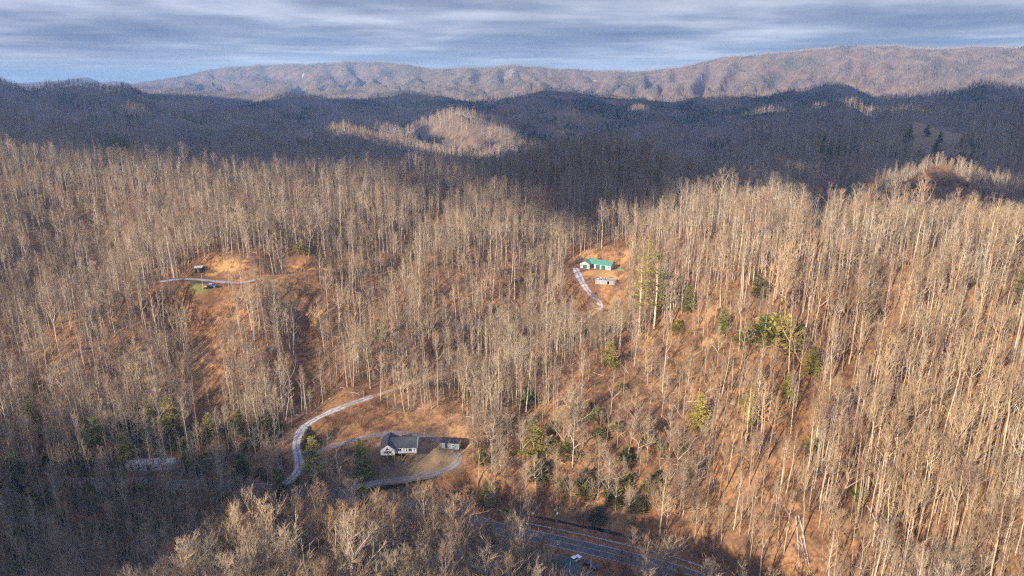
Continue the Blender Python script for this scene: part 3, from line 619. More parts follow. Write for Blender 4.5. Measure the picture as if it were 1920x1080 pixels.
EVER = [  # u, v of the top, v of the base, kind, brightness, label
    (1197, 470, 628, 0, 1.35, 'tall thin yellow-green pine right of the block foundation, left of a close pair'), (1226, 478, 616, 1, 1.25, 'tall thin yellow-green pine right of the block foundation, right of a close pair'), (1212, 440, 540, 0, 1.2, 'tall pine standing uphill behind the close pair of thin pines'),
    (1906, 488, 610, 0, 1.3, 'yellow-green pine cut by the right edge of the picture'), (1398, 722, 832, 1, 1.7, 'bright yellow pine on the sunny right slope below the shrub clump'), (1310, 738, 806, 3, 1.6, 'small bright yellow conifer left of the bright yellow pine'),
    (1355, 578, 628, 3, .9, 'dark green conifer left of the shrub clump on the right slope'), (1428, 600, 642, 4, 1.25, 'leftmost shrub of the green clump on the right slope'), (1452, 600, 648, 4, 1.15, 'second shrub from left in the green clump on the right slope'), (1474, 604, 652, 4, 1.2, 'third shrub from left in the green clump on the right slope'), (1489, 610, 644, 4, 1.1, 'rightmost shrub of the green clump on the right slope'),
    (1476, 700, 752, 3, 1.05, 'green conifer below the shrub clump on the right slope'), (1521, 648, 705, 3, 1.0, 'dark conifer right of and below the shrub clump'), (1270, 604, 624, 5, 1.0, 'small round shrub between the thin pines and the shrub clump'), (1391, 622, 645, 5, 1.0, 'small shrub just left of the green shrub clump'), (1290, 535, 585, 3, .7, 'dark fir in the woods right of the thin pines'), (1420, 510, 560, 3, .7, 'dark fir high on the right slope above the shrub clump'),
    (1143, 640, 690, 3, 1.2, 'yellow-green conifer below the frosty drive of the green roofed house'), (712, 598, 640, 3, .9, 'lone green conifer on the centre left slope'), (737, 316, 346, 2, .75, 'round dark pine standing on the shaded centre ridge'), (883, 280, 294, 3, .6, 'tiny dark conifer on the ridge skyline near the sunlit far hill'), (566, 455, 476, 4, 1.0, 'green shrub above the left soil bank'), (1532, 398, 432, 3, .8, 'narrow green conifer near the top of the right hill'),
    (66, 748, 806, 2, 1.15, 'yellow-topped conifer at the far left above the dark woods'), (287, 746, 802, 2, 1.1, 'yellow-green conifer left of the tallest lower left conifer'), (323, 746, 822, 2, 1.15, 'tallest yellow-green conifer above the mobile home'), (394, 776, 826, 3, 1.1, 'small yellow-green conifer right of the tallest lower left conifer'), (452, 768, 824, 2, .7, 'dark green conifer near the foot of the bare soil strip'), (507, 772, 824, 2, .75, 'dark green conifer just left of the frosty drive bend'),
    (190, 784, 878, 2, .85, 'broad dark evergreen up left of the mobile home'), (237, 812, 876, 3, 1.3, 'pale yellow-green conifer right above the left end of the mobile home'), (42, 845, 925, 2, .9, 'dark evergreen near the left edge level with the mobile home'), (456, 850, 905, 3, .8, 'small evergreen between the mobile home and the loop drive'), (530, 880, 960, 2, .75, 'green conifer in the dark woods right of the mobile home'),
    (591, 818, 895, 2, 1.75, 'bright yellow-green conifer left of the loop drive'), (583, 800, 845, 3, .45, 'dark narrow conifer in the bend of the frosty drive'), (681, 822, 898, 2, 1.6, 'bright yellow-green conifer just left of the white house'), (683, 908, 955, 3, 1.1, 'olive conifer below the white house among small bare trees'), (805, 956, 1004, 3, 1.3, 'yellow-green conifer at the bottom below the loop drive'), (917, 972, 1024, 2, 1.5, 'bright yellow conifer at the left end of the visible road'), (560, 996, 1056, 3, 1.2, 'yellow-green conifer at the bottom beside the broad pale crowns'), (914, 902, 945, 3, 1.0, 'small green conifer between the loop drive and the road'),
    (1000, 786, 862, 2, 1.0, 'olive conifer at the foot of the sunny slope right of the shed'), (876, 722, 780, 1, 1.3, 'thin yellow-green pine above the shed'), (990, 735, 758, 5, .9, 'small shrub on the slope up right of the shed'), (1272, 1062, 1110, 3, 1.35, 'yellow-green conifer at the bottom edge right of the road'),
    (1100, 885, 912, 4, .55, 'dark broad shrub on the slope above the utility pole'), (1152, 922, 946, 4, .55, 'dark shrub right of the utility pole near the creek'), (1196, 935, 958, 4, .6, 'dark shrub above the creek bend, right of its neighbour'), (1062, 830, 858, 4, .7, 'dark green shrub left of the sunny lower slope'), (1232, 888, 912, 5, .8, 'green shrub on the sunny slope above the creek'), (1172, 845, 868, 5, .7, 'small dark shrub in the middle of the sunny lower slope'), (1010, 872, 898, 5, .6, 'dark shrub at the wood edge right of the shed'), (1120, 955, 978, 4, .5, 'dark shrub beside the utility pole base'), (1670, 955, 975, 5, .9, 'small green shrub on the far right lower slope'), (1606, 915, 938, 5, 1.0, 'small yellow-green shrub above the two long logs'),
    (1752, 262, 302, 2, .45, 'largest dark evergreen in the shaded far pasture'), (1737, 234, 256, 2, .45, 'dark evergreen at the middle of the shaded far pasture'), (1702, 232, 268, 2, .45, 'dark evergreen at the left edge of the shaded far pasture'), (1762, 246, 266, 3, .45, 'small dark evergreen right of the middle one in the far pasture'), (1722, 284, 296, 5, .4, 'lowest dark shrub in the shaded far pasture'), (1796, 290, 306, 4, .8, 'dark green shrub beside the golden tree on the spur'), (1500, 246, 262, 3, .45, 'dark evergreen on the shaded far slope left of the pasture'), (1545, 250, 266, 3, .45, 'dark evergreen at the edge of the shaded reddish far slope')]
EVP = []
for (u_, vt_, vb_, kd, br, lab) in EVER:
    p = hit(u_, vb_); EVP.append((p[0], p[1], p[2], height_for(u_, vt_, vb_, p)))
    if p[1] < 600: RECTS.append((u_-9, vt_-2, u_+9, vt_+(vb_-vt_)*.62, p[1]-2, .85))
SPEC_T = [  # single bare trees that stand out
    (896, 795, 908, 6, 0, 'pale spreading bare tree close right of the blue-grey shed'), (1463, 462, 602, 7, 0, 'big pale bare tree with wide fan crown above the shrub clump'), (103, 505, 602, 5, 0, 'white-limbed bare tree standing out on the left slope'), (210, 612, 700, 5, 0, 'white-barked bare tree on the left slope beside the soil strip'), (1781, 271, 303, 7, 0, 'golden lit bare tree alone on the bare track of the far spur'), (1729, 288, 316, 8, 2, 'small bare tree at the left end of the bare spur track'), (1612, 560, 676, 9, 0, 'leaning pale bare tree with open limbs on the right slope'), (1235, 870, 1020, 5, 0, 'bare tree in the roadside gap behind the guard rail'), (975, 905, 1010, 5, 1, 'forked bare tree standing on the far side of the road'), (925, 905, 1005, 6, 1, 'bare tree just left of the forked tree by the road')]
SPP = []
for (u_, vt_, vb_, kd, ti, lab) in SPEC_T:
    p = hit(u_, vb_); SPP.append((p[0], p[1], p[2], height_for(u_, vt_, vb_, p)))
def open_ground(x, y):
    """road, yards, pasture and clearings: nothing tall grows there"""
    bad = np.zeros(x.shape, bool); f = np.hypot(x, y) < 620
    for P, hw in ((ROAD[60:], 6.5), (ROAD[:62], 4.2), (DRIVE[:75], 4.2), (DRIVE[75:-40], 2.2), (DRIVE[-40:], 4.5), (LOOP, 3.6), (LEFTD[:int(len(LEFTD)*.42)], 2.6), (LEFTD[int(len(LEFTD)*.42):], 4), (CREEK, 3)):
        d = np.full(x.shape, 1e9); d[f] = polydist(x[f], y[f], P)[0]; bad |= d < hw
    for (px_, py_, pz_), ra in ((LPAD, 14), (GPAD, 19), (FPAD, 11), (WPAD, 15), (TPAD, 9), (SPAD, 6)):
        bad |= np.hypot(x-px_, y-py_) < ra
    for P, w_ in ((SPURT, 15), (RAV[0], 5.5), (RAV[1], 6.5), (RAV[3], 3.0)):
        d = np.full(x.shape, 1e9); d[f] = polydist(x[f], y[f], P)[0]; bad |= d < w_
    bad |= (np.abs(x-MPAD[0]) < 9.2) & (np.abs(y-MPAD[1]) < 3.4)
    u, v, zc = project(x, y, H(x, y)); vis = y > 50
    for u0, v0, u1, v1, ya, yb in ((364, 555, 410, 766, 255, 338), (700, 862, 840, 895, 200, 230), (620, 775, 868, 812, 226, 262), (1475, 945, 1500, 990, 120, 200), (1705, 212, 1800, 300, 700, 1150), (1440, 232, 1510, 248, 1000, 1350), (1010, 212, 1080, 222, 1500, 2600), (390, 486, 620, 512, 330, 390), (1140, 465, 1180, 500, 370, 420)):
        bad |= vis & (u > u0) & (u < u1) & (v > v0) & (v < v1) & (y > ya) & (y < yb)
    return bad
TX, TY, TH_, TK = [], [], [], []
x1_, y1_ = cells(78, 660, 2.85, 0.86)
# also the hill behind left, whose woods shade the valley
bx = nrng.uniform(-560, 140, 5200); by = nrng.uniform(-300, 85, 5200); kb = (np.hypot(bx, by) > 45)
x = np.concatenate([x1_, bx[kb]]); y = np.concatenate([y1_, by[kb]]); z = H(x, y)
u, v, zc = project(x, y, z)
dens = 0.60+0.36*fbm(x/55, y/55, 30, 3)+0.3*sstep(1400, 1650, u)*(y > 60)*(y < 320)
REL = None
# thinner woods on the sunny slope above the road, thicker on the right and the left
sunny = np.exp(-((u-1230)/230)**2-((v-800)/150)**2)*(y > 60); dens -= 0.30*sunny; dens += .28*(x < -60)*(z < 20)*(y < 260)*(y > 60)
dens -= 0.25*np.exp(-((u-960)/90)**2-((v-520)/90)**2)*(y > 60)
keep = (nrng.random(x.shape) < dens) & ~open_ground(x, y)
x, y, z = x[keep], y[keep], z[keep]; u, v = u[keep], v[keep]
r1 = nrng.random(x.shape)
valley = ((z < 22) & (y < 232) & (x < 60)) | ((y < 172) & (x > -110) & (x < 25) & (y > 60))
K_ = np.where(r1 < .17, 0, np.where(r1 < .30, 1, np.where(r1 < .43, 2, np.where(r1 < .58, 3, np.where(r1 < .66, 4, np.where(r1 < .78, 5, np.where(r1 < .88, 6, np.where(r1 < .92, 8, 9))))))))
rr_ = nrng.random(x.shape); K_ = np.where((u > 1240) & (y > 60) & (y < 420) & (K_ > 4) & (rr_ < .6), np.where(rr_ < .2, 0, np.where(rr_ < .4, 1, 3)), K_)
r2 = nrng.random(x.shape)
K_ = np.where(valley, np.where(r2 < .3, 7, np.where(r2 < .55, 8, np.where(r2 < .75, 5, np.where(r2 < .9, 6, 9)))), K_)
dark_low = valley & (x < -55) & (y > 150)
K_ = np.where(dark_low & (r2 < .8), np.where(r2 < .3, 2, np.where(r2 < .55, 0, 4)), K_)
HT = np.array([m[3] for m in tree_meshes])[K_]*np.where(nrng.random(x.shape) < .36, nrng.uniform(.26, .58, x.shape), np.clip(nrng.normal(0.82, .16, x.shape), .48, 1.2))
HT = np.where((y < 178) & (x > -75) & (x < 20) & (y > 60) & (K_ > 4), HT*1.3, HT); HT = HT*(1+.14*sstep(1350, 1650, u)*sstep(420, 620, v)*(y > 60)*(y < 260)); HT = np.where((y > 440) & (u > 1600), HT*.66, HT); HT = np.where((y > 455) & (y < 552) & (u > 1660) & (u < 1815), HT*.38, HT); ridge = (z > 62) & (x < 0); HT = np.where(ridge, HT*.92, HT)
bad = sight_rects(x, y, z, HT, HT*.13, RECTS)
x, y, z, u, v, K_, HT = [a[~bad] for a in (x, y, z, u, v, K_, HT)]
rt = nrng.random(x.shape); right = x > 40+0*y
TI = np.where(right, np.where(rt < .72, 0, np.where(rt < .9, 1, 2)), np.where(rt < .5, 0, np.where(rt < .78, 1, 2)))
TI = np.where((y < 180) & (y > 60) & (x > -75) & (x < 25) & (rt < .8), 0, TI); TI = np.where((z < 26) & (x < -52) & (y < 262) & (y > 60) & (rt < .8) & ~((y < 178) & (x > -75)), 3, TI); ROT = nrng.uniform(0, 6.28, x.shape)  # most lower-left trees get the tint with the valley's shade painted in
ns_ = len(SPEC_T); x = np.concatenate([x, [q[0] for q in SPP]]); y = np.concatenate([y, [q[1] for q in SPP]]); z = np.concatenate([z, [q[2] for q in SPP]])
K_ = np.concatenate([K_, [q[3] for q in SPEC_T]]); TI = np.concatenate([TI, [q[4] for q in SPEC_T]]); HT = np.concatenate([HT, [q[3] for q in SPP]]); ROT = np.concatenate([ROT, nrng.uniform(0, 6.28, ns_)])
print('near trees', len(x))
# the ones that show largest become objects of their own
def apparent(x, y, z, h):
    u0, v0, _ = project(x, y, z); u1, v1, d = project(x, y, z+h); 
    vis = (u1 > 5) & (u1 < 1915) & (v1 > 0) & (v1 < 1060) & (y > 50)
    return np.where(vis, np.minimum(v0, 1080)-np.maximum(v1, 0), 0)
app = apparent(x, y, z, HT)
app[-ns_:] = 1e5; order = np.argsort(-app); NI = 300
solo = order[:NI]; rest = np.ones(len(x), bool); rest[solo] = False
SZ = ['small', 'tall']
ORD = 'first second third fourth fifth sixth seventh eighth ninth tenth eleventh twelfth thirteenth fourteenth fifteenth sixteenth seventeenth eighteenth nineteenth twentieth twenty-first twenty-second twenty-third twenty-fourth twenty-fifth twenty-sixth twenty-seventh twenty-eighth twenty-ninth thirtieth'.split()+['%dth' % k for k in range(31, 300)]
tu, tv, _ = project(x[solo], y[solo], z[solo]+HT[solo]); LAB = ['']*NI; cellk = {}
ROWS = ((1000, 'at bottom edge'), (955, 'level with the road'), (905, 'just above the road'), (860, 'level with mobile home'), (815, 'level with white house'), (765, 'level with drive bend'), (700, 'level with yellow pine'), (640, 'just below shrub clump'), (580, 'level with shrub clump'), (520, 'just below green roof'), (-999, 'level with green roof'))
COLS = ((150, 'near left edge'), (300, 'far left'), (450, 'left'), (600, 'left of centre'), (750, 'slightly left'), (900, 'just left'), (1050, 'just right'), (1200, 'right of centre'), (1350, 'slightly right'), (1500, 'right'), (1640, 'farther right'), (1780, 'far right'), (9999, 'near right edge'))
for n_ in range(NI):
    s_ = solo[n_]-(len(x)-ns_)
    if s_ >= 0: LAB[n_] = SPEC_T[s_][5]; continue
    row = next(t for v_, t in ROWS if tv[n_] >= v_); colm = next(t for u_, t in COLS if tu[n_] < u_); cellk.setdefault((row, colm, TI[solo[n_]]), []).append(n_)
for (row, colm, ti), L in cellk.items():
    L.sort(key=lambda n_: tu[n_])
    for k, n_ in enumerate(L):
        form = tree_meshes[K_[solo[n_]]][4]; od = '' if len(L) == 1 else 'leftmost, ' if k == 0 else 'rightmost, ' if k == len(L)-1 else ORD[k]+' from left, '
        LAB[n_] = '%s %s bare tree, %s%s, %s' % (TINTS[ti][0], form, od, colm, row)
def gn_scatter(name, X, Y, Z, SC, ROT_, IDX, coll, label, kind='stuff', TILT=None):
    me = bpy.data.meshes.new(name); n = len(X); me.vertices.add(n); me.vertices.foreach_set('co', np.stack([X, Y, Z], -1).astype(np.float32).ravel())
    a = me.attributes.new('scl', 'FLOAT_VECTOR', 'POINT'); a.data.foreach_set('vector', np.asarray(SC, np.float32).ravel())
    a = me.attributes.new('rot', 'FLOAT_VECTOR', 'POINT'); rv = np.random.default_rng(n).normal(0, .03, (n, 3)).astype(np.float32); rv[:, 2] = ROT_; rv = rv if TILT is None else TILT; a.data.foreach_set('vector', rv.ravel())
    a = me.attributes.new('idx', 'INT', 'POINT'); a.data.foreach_set('value', np.asarray(IDX, np.int32))
    o = bpy.data.objects.new(name, me); COL.objects.link(o); tag(o, label, kind=kind)
    ng = bpy.data.node_groups.new(name, 'GeometryNodeTree'); ng.interface.new_socket('Geometry', in_out='INPUT', socket_type='NodeSocketGeometry'); ng.interface.new_socket('Geometry', in_out='OUTPUT', socket_type='NodeSocketGeometry')
    gi = ng.nodes.new('NodeGroupInput'); go = ng.nodes.new('NodeGroupOutput'); ip = ng.nodes.new('GeometryNodeInstanceOnPoints'); ci = ng.nodes.new('GeometryNodeCollectionInfo')
    ci.inputs['Collection'].default_value = coll; ci.inputs['Separate Children'].default_value = True; ci.inputs['Reset Children'].default_value = True
    def na(nm, dt):
        q = ng.nodes.new('GeometryNodeInputNamedAttribute'); q.data_type = dt; q.inputs['Name'].default_value = nm
        return [s for s in q.outputs if s.enabled and s.name == 'Attribute'][0]
    ng.links.new(gi.outputs[0], ip.inputs['Points']); ng.links.new(ci.outputs[0], ip.inputs['Instance']); ip.inputs['Pick Instance'].default_value = True
    ng.links.new(na('idx', 'INT'), ip.inputs['Instance Index']); ng.links.new(na('rot', 'FLOAT_VECTOR'), ip.inputs['Rotation']); ng.links.new(na('scl', 'FLOAT_VECTOR'), ip.inputs['Scale'])
    ng.links.new(ip.outputs[0], go.inputs[0])
    md = o.modifiers.new('scatter', 'NODES'); md.node_group = ng
    return o
PH = np.array([m[3] for m in tree_meshes])
sc = HT/PH[K_]; wv = nrng.uniform(.85, 1.2, x.shape)
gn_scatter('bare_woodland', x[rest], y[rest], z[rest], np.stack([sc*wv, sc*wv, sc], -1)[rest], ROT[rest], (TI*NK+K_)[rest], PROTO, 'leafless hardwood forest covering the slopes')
for n_, i in enumerate(solo):
    o = empty('bare_tree', (x[i], y[i], z[i]), ROT[i], cat='tree', group='bare trees nearest the viewer', label=LAB[n_] if 'LAB' in globals() else 'bare tree')
    o.scale = (sc[i]*wv[i], sc[i]*wv[i], sc[i]); o.rotation_euler = (rnd.gauss(0, .03), rnd.gauss(0, .03), ROT[i])
    mt_, mk_, mj, h0, form = tree_meshes[K_[i]]
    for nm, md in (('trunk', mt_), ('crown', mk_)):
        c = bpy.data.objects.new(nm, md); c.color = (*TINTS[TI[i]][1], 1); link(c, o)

# middle distance
def relief(x, y):
    k = .07; return 2.2*(H(x, y)-(H(x*(1+k), y*(1+k))+H(x*(1-k), y*(1-k))+H(x+k*y, y)+H(x-k*y, y))/4)
X2, Y2 = cells(660, 1300, 6.6, HW+.05); X3, Y3 = cells(1300, 2700, 9.5, HW+.03); X4, Y4 = cells(2700, 10300, 14.5, HW+.02)
fx = np.concatenate([X2, X3, X4]); fy = np.concatenate([Y2, Y3, Y4]); fz = H(fx, fy)
ok = seen(fx, fy, fz+24, 14+fx*0) & ~open_ground(fx, fy) & (nrng.random(fx.shape) < 0.9+.35*fbm(fx/180, fy/180, 33, 2))
fx, fy, fz = fx[ok], fy[ok], fz[ok]
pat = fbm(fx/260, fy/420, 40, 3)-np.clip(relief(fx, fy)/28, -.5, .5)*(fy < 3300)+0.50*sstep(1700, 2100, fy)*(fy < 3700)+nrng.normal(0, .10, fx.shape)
ispine = (pat > .24)&(fy > 750)
print('far trees', len(fx), ispine.sum())
fh = np.clip(nrng.normal(.98, .17, fx.shape), .55, 1.4); fw = fh*nrng.uniform(1.0, 1.35, fx.shape); fs = np.where(fy > 2700, .66, .86); fh = fh*fs; fw = fw*fs*np.where(fy > 2700, 1.35, 1.1)
tn = fbm(fx/150, fy/190, 44, 3)*.7+np.clip(relief(fx, fy)/32, -.6, .6)*(fy < 3300)+nrng.normal(0, .14, fx.shape)-.06-.12*(fy < 3300)+.2*(fy > 3600); fi = np.where(tn < -.22, 3, np.where(tn < 0, 1, np.where(tn < .2, 2, 0)))*NF+nrng.integers(0, NF, fx.shape); q = ~ispine  # patches by forest type; crests paler, hollows darker as painted light and shade
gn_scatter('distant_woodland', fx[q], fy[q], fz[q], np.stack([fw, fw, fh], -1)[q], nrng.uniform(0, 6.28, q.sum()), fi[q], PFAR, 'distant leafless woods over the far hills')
q = ispine
gn_scatter('distant_conifers', fx[q], fy[q], fz[q], np.stack([fw, fw, fh], -1)[q]*.8, nrng.uniform(0, 6.28, q.sum()), nrng.integers(0, 4, q.sum()), PPINE, 'dark patches of distant evergreen woods')
# undergrowth
ux, uy = cells(85, 560, 2.9, HW+.06)
uz = H(ux, uy); bad = np.zeros(ux.shape, bool)
for P, hw in ((ROAD, 5.2), (DRIVE, 2.8), (LOOP, 2.8), (LEFTD, 3), (CREEK, 2.4)): bad |= polydist(ux, uy, P)[0] < hw
for (px_, py_, pz_), ra in ((LPAD, 11), (GPAD, 14), (FPAD, 7), (WPAD, 12), (MPAD, 9), (TPAD, 8), (SPAD, 4)): bad |= np.hypot(ux-px_, uy-py_) < ra
bad |= nrng.random(ux.shape) > .72+.5*fbm(ux/28, uy/28, 50, 3)
ux, uy, uz = ux[~bad], uy[~bad], uz[~bad]; us = np.clip(nrng.normal(.85, .25, ux.shape), .35, 1.5)
print('undergrowth', len(ux))
gn_scatter('undergrowth', ux, uy, uz, np.stack([us, us, us], -1), nrng.uniform(0, 6.28, ux.shape), nrng.choice([0, 1, 2, 3, 4], ux.shape, p=[.3, .2, .18, .1, .22]), PBR, 'brown twiggy undergrowth on the forest floor')
# deadfall lying about the woods
PLOG = bpy.data.collections.new('deadfall_kinds'); M_DEAD = simple('grey_deadwood', (.36, .30, .24), .35, 1.2, .9)
for k in range(3):
    r = random.Random(900+k); K = MB(); L = (7, 10, 5)[k]; K.tube([(0, 0, .12), (L*.5, r.gauss(0, .2), .2), (L, r.gauss(0, .3), .15)], [.17, .12, .04], 5)
    for j in range(5):
        q = r.uniform(.45, .95)*L; K.tube([(q, 0, .15), (q+r.uniform(.3, 1.2), r.uniform(-1.4, 1.4), r.uniform(.2, .9))], [.05, .015], 3, False)
    PLOG.objects.link(bpy.data.objects.new('deadfall_kind_%d' % k, mesh('deadfall', K.V, K.F, M_DEAD)))
dx_, dy_ = cells(110, 420, 9.0, .8); kd_ = ~open_ground(dx_, dy_) & (nrng.random(dx_.shape) < .6); dx_, dy_ = dx_[kd_], dy_[kd_]; dz_ = H(dx_, dy_)
az_ = nrng.uniform(0, 6.28, dx_.shape); pit = np.arctan2(H(dx_+7*np.cos(az_), dy_+7*np.sin(az_))-dz_, 7.0)
gn_scatter('deadfall', dx_, dy_, dz_+.05, np.ones((len(dx_), 3)), 0, nrng.integers(0, 3, dx_.shape), PLOG, 'grey fallen branches and thin logs strewn over the leaf litter', TILT=np.stack([np.zeros_like(az_), -pit, az_], -1).astype(np.float32))
# dark evergreen thickets along the creek and in the shaded valley
bx_, by_ = cells(120, 262, 3.4, .8); bz_ = H(bx_, by_); ub_, vb__, _q = project(bx_, by_, bz_)
thick = ((bz_ < 26) & (bx_ < -48) & (vb__ > 800)).astype(float)*.7*(1-np.exp(-((bx_-WPAD[0])/42)**6-((by_-WPAD[1])/45)**6))+.42*np.exp(-((ub_-1170)/110)**2-((vb__-925)/38)**2)+.2*np.exp(-((ub_-1100)/200)**2-((vb__-840)/60)**2)
kp = (nrng.random(bx_.shape) < thick*(.75+.9*fbm(bx_/16, by_/16, 55, 2)))
for P, hw in ((ROAD, 5.2), (DRIVE, 3.5), (LOOP, 3.2), (CREEK, 2.4)): kp &= polydist(bx_, by_, P)[0] > hw
for (px_, py_, pz_), ra in ((WPAD, 17), (MPAD, 9), (TPAD, 8), (SPAD, 6)): kp &= np.hypot(bx_-px_, by_-py_) > ra
bx_, by_, bz_ = bx_[kp], by_[kp], bz_[kp]; bs_ = nrng.uniform(.45, 1.15, bx_.shape)
PBUSH = bpy.data.collections.new('thicket_kinds')
for k in (4, 5):
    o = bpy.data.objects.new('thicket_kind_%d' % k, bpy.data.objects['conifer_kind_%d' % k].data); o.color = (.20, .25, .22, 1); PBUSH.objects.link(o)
gn_scatter('evergreen_thicket', bx_, by_, bz_, np.stack([bs_*1.2, bs_*1.2, bs_], -1), nrng.uniform(0, 6.28, bx_.shape), nrng.integers(0, 2, bx_.shape), PBUSH, 'low dark evergreen thicket under the valley trees')

# ------------------------------------------------------------------ unseen clouds overhead, outlined so their shade falls over the middle distance
YN = [(-400, 460), (0, 470), (300, 468), (600, 445), (700, 422), (780, 405), (830, 432), (900, 408), (960, 372), (1010, 362), (1080, 385), (1150, 398), (1230, 372), (1330, 368), (1500, 355), (1640, 368), (1700, 372), (1800, 365), (1920, 360), (2400, 360)]
YF = [(-400, 6500), (0, 6500), (250, 6300), (330, 5600), (420, 4900), (520, 4300), (600, 4000), (800, 3900), (1000, 3850), (1200, 3800), (1400, 3600), (1480, 3450), (1560, 3300), (1640, 3300), (1800, 3150), (1920, 3000), (2400, 3000)]
def shade_field(x, y):
    u = 960+F*x/np.maximum(y, 50)/.955
    yn = np.interp(u, *zip(*YN)); yf = np.interp(u, *zip(*YF))
    f = np.minimum((y-yn)/90, (yf-y)/260)
    ly = np.log(np.maximum(y, 50))
    for cu, cy, su, sl_ in ((770, 1340, 165, .29), (640, 1160, 120, .12), (915, 1720, 100, .14), (1450, 2150, 150, .03), (1690, 1560, 90, .035), (270, 1650, 70, .05), (940, 2950, 120, .045), (500, 2900, 60, .06), (1060, 1850, 70, .05), (1720, 1500, 110, .03), (1200, 2450, 90, .03), (150, 1150, 60, .03), (600, 2150, 80, .04)):
        f = np.minimum(f, (np.sqrt(((u-cu)/su)**2+((ly-math.log(cy))/sl_)**2)-1)*1.6)
    f = f+fbm(x/210, y/210, 60, 4)*.6
    return np.maximum(f, (fbm(x/120+9, y/170, 64, 3)-.16)*1.2*(y > 950)*(y < 2200))
CA = 1000.0; ZREF = 85.0
ox = SUN.x/SUN.z*(CA-ZREF); oy = SUN.y/SUN.z*(CA-ZREF)
def cloud_mesh(name, x0, x1, y0, y1, cell, label, up, down, mt=None):
    xs = np.arange(x0, x1+1, cell, dtype=float); ys = np.arange(y0, y1+1, cell, dtype=float); gx, gy = np.meshgrid(xs, ys)
    f = shade_field(gx, gy); f[0] = f[-1] = -1; f[:, 0] = f[:, -1] = -1
    th = np.clip(f, 0, 1.2)
    puff = th**.5*up*(1+.7*fbm(gx/300, gy/300, 70, 3)); base = th**.6*down*(1+.8*fbm(gx/240, gy/240, 75, 2))
    inside = f > 0; ny, nx = f.shape; cellin = inside[:-1, :-1] | inside[1:, :-1] | inside[:-1, 1:] | inside[1:, 1:]
    used = np.zeros_like(inside); used[:-1, :-1] |= cellin; used[1:, :-1] |= cellin; used[:-1, 1:] |= cellin; used[1:, 1:] |= cellin
    # pull the rim vertices to where the field crosses zero
    gxx, gyy = gx.copy(), gy.copy()
    fyg, fxg = np.gradient(f, cell); g2 = fxg**2+fyg**2+1e-9; rim = used & ~inside
    mv = np.clip(-f/g2**.5, 0, cell*.9)/g2**.5; gxx[rim] += (fxg*mv)[rim]; gyy[rim] += (fyg*mv)[rim]
    idx = -np.ones(f.shape, int); idx[used] = np.arange(used.sum()); n = used.sum()
    top = np.stack([gxx[used]+ox, gyy[used]+oy, CA+puff[used]], -1); bot = np.stack([gxx[used]+ox, gyy[used]+oy, CA-base[used]-.5], -1)
    V = np.concatenate([top, bot]); Fq = []
    cj, ci = np.nonzero(cellin)
    for j, i in zip(cj, ci):
        a, b, c, d = idx[j, i], idx[j, i+1], idx[j+1, i+1], idx[j+1, i]; Fq += [(a, b, c, d), (a+n, d+n, c+n, b+n)]
        for (p, q, jj_, ii_) in ((a, b, j-1, i), (b, c, j, i+1), (c, d, j+1, i), (d, a, j, i-1)):
            if not (0 <= jj_ < ny-1 and 0 <= ii_ < nx-1) or not cellin[jj_, ii_]: Fq.append((q, p, p+n, q+n))
    o = link(bpy.data.objects.new(name, mesh(name, V, Fq, mt or M_CLOUD))); o.data.polygons.foreach_set('use_smooth', [True]*len(Fq))
    return tag(o, label, kind='structure')
def cloud_fn(nt, ec):  # ec: added glow, so the unseen clouds brighten the shade below
    nt.nodes.clear(); o = N(nt, 'ShaderNodeOutputMaterial'); d = N(nt, 'ShaderNodeBsdfDiffuse', i_Color=(.85, .85, .87, 1)); t = N(nt, 'ShaderNodeBsdfTranslucent', i_Color=(.85, .87, .9, 1)); m = N(nt, 'ShaderNodeMixShader', i_0=.45)
    nt.links.new(d.outputs[0], m.inputs[1]); nt.links.new(t.outputs[0], m.inputs[2]); e = N(nt, 'ShaderNodeEmission', i_Color=(*ec, 1), i_Strength=1.0); a = N(nt, 'ShaderNodeAddShader'); nt.links.new(m.outputs[0], a.inputs[0]); nt.links.new(e.outputs[0], a.inputs[1]); nt.links.new(a.outputs[0], o.inputs[0])
M_CLOUD = bpy.data.materials.new('shade_cloud'); M_CLOUD.cycles.emission_sampling = 'NONE'; M_CLOUD.use_nodes = True; cloud_fn(M_CLOUD.node_tree, (.045, .088, .25))
M_EDGE = bpy.data.materials.new('shade_cloud_edge'); M_EDGE.use_nodes = True; M_EDGE.cycles.emission_sampling = 'NONE'; cloud_fn(M_EDGE.node_tree, (.085, .10, .15))
_full = shade_field
def fringe_field(x, y):
    u = 960+F*x/np.maximum(y, 50)/.955; d = y-np.interp(u, *zip(*YN))
    hole = fbm(x/26, y/34, 81, 3)*1.5
    hole = np.minimum(hole+.5*sstep(1500, 1650, u), (np.sqrt(((u-1790)/150)**2+((np.log(y)-math.log(556))/.085)**2)-1)*2)
    return np.minimum(np.minimum(hole+np.interp(d, [-30, 0, 80, 260, 420], [-1.2, -.5, -.05, .10, .3])+.42*np.exp(-((u-1060)/230)**4)*(d > -20), (d+40)/30), (900-y)/20)
def far_field(x, y): return np.minimum(_full(x, y), (y-870)/60)
shade_field = fringe_field; cloud_mesh('shade_cloud', -1000, 1050, 300, 920, 11, 'unseen ragged clouds behind the camera, shaped to dapple the near ridge', 22, 6, M_EDGE)
shade_field = far_field; cloud_mesh('shade_cloud', -6200, 5200, 780, 6900, 46, 'unseen broken clouds overhead, outlined to shade the far hills', 55, 20)

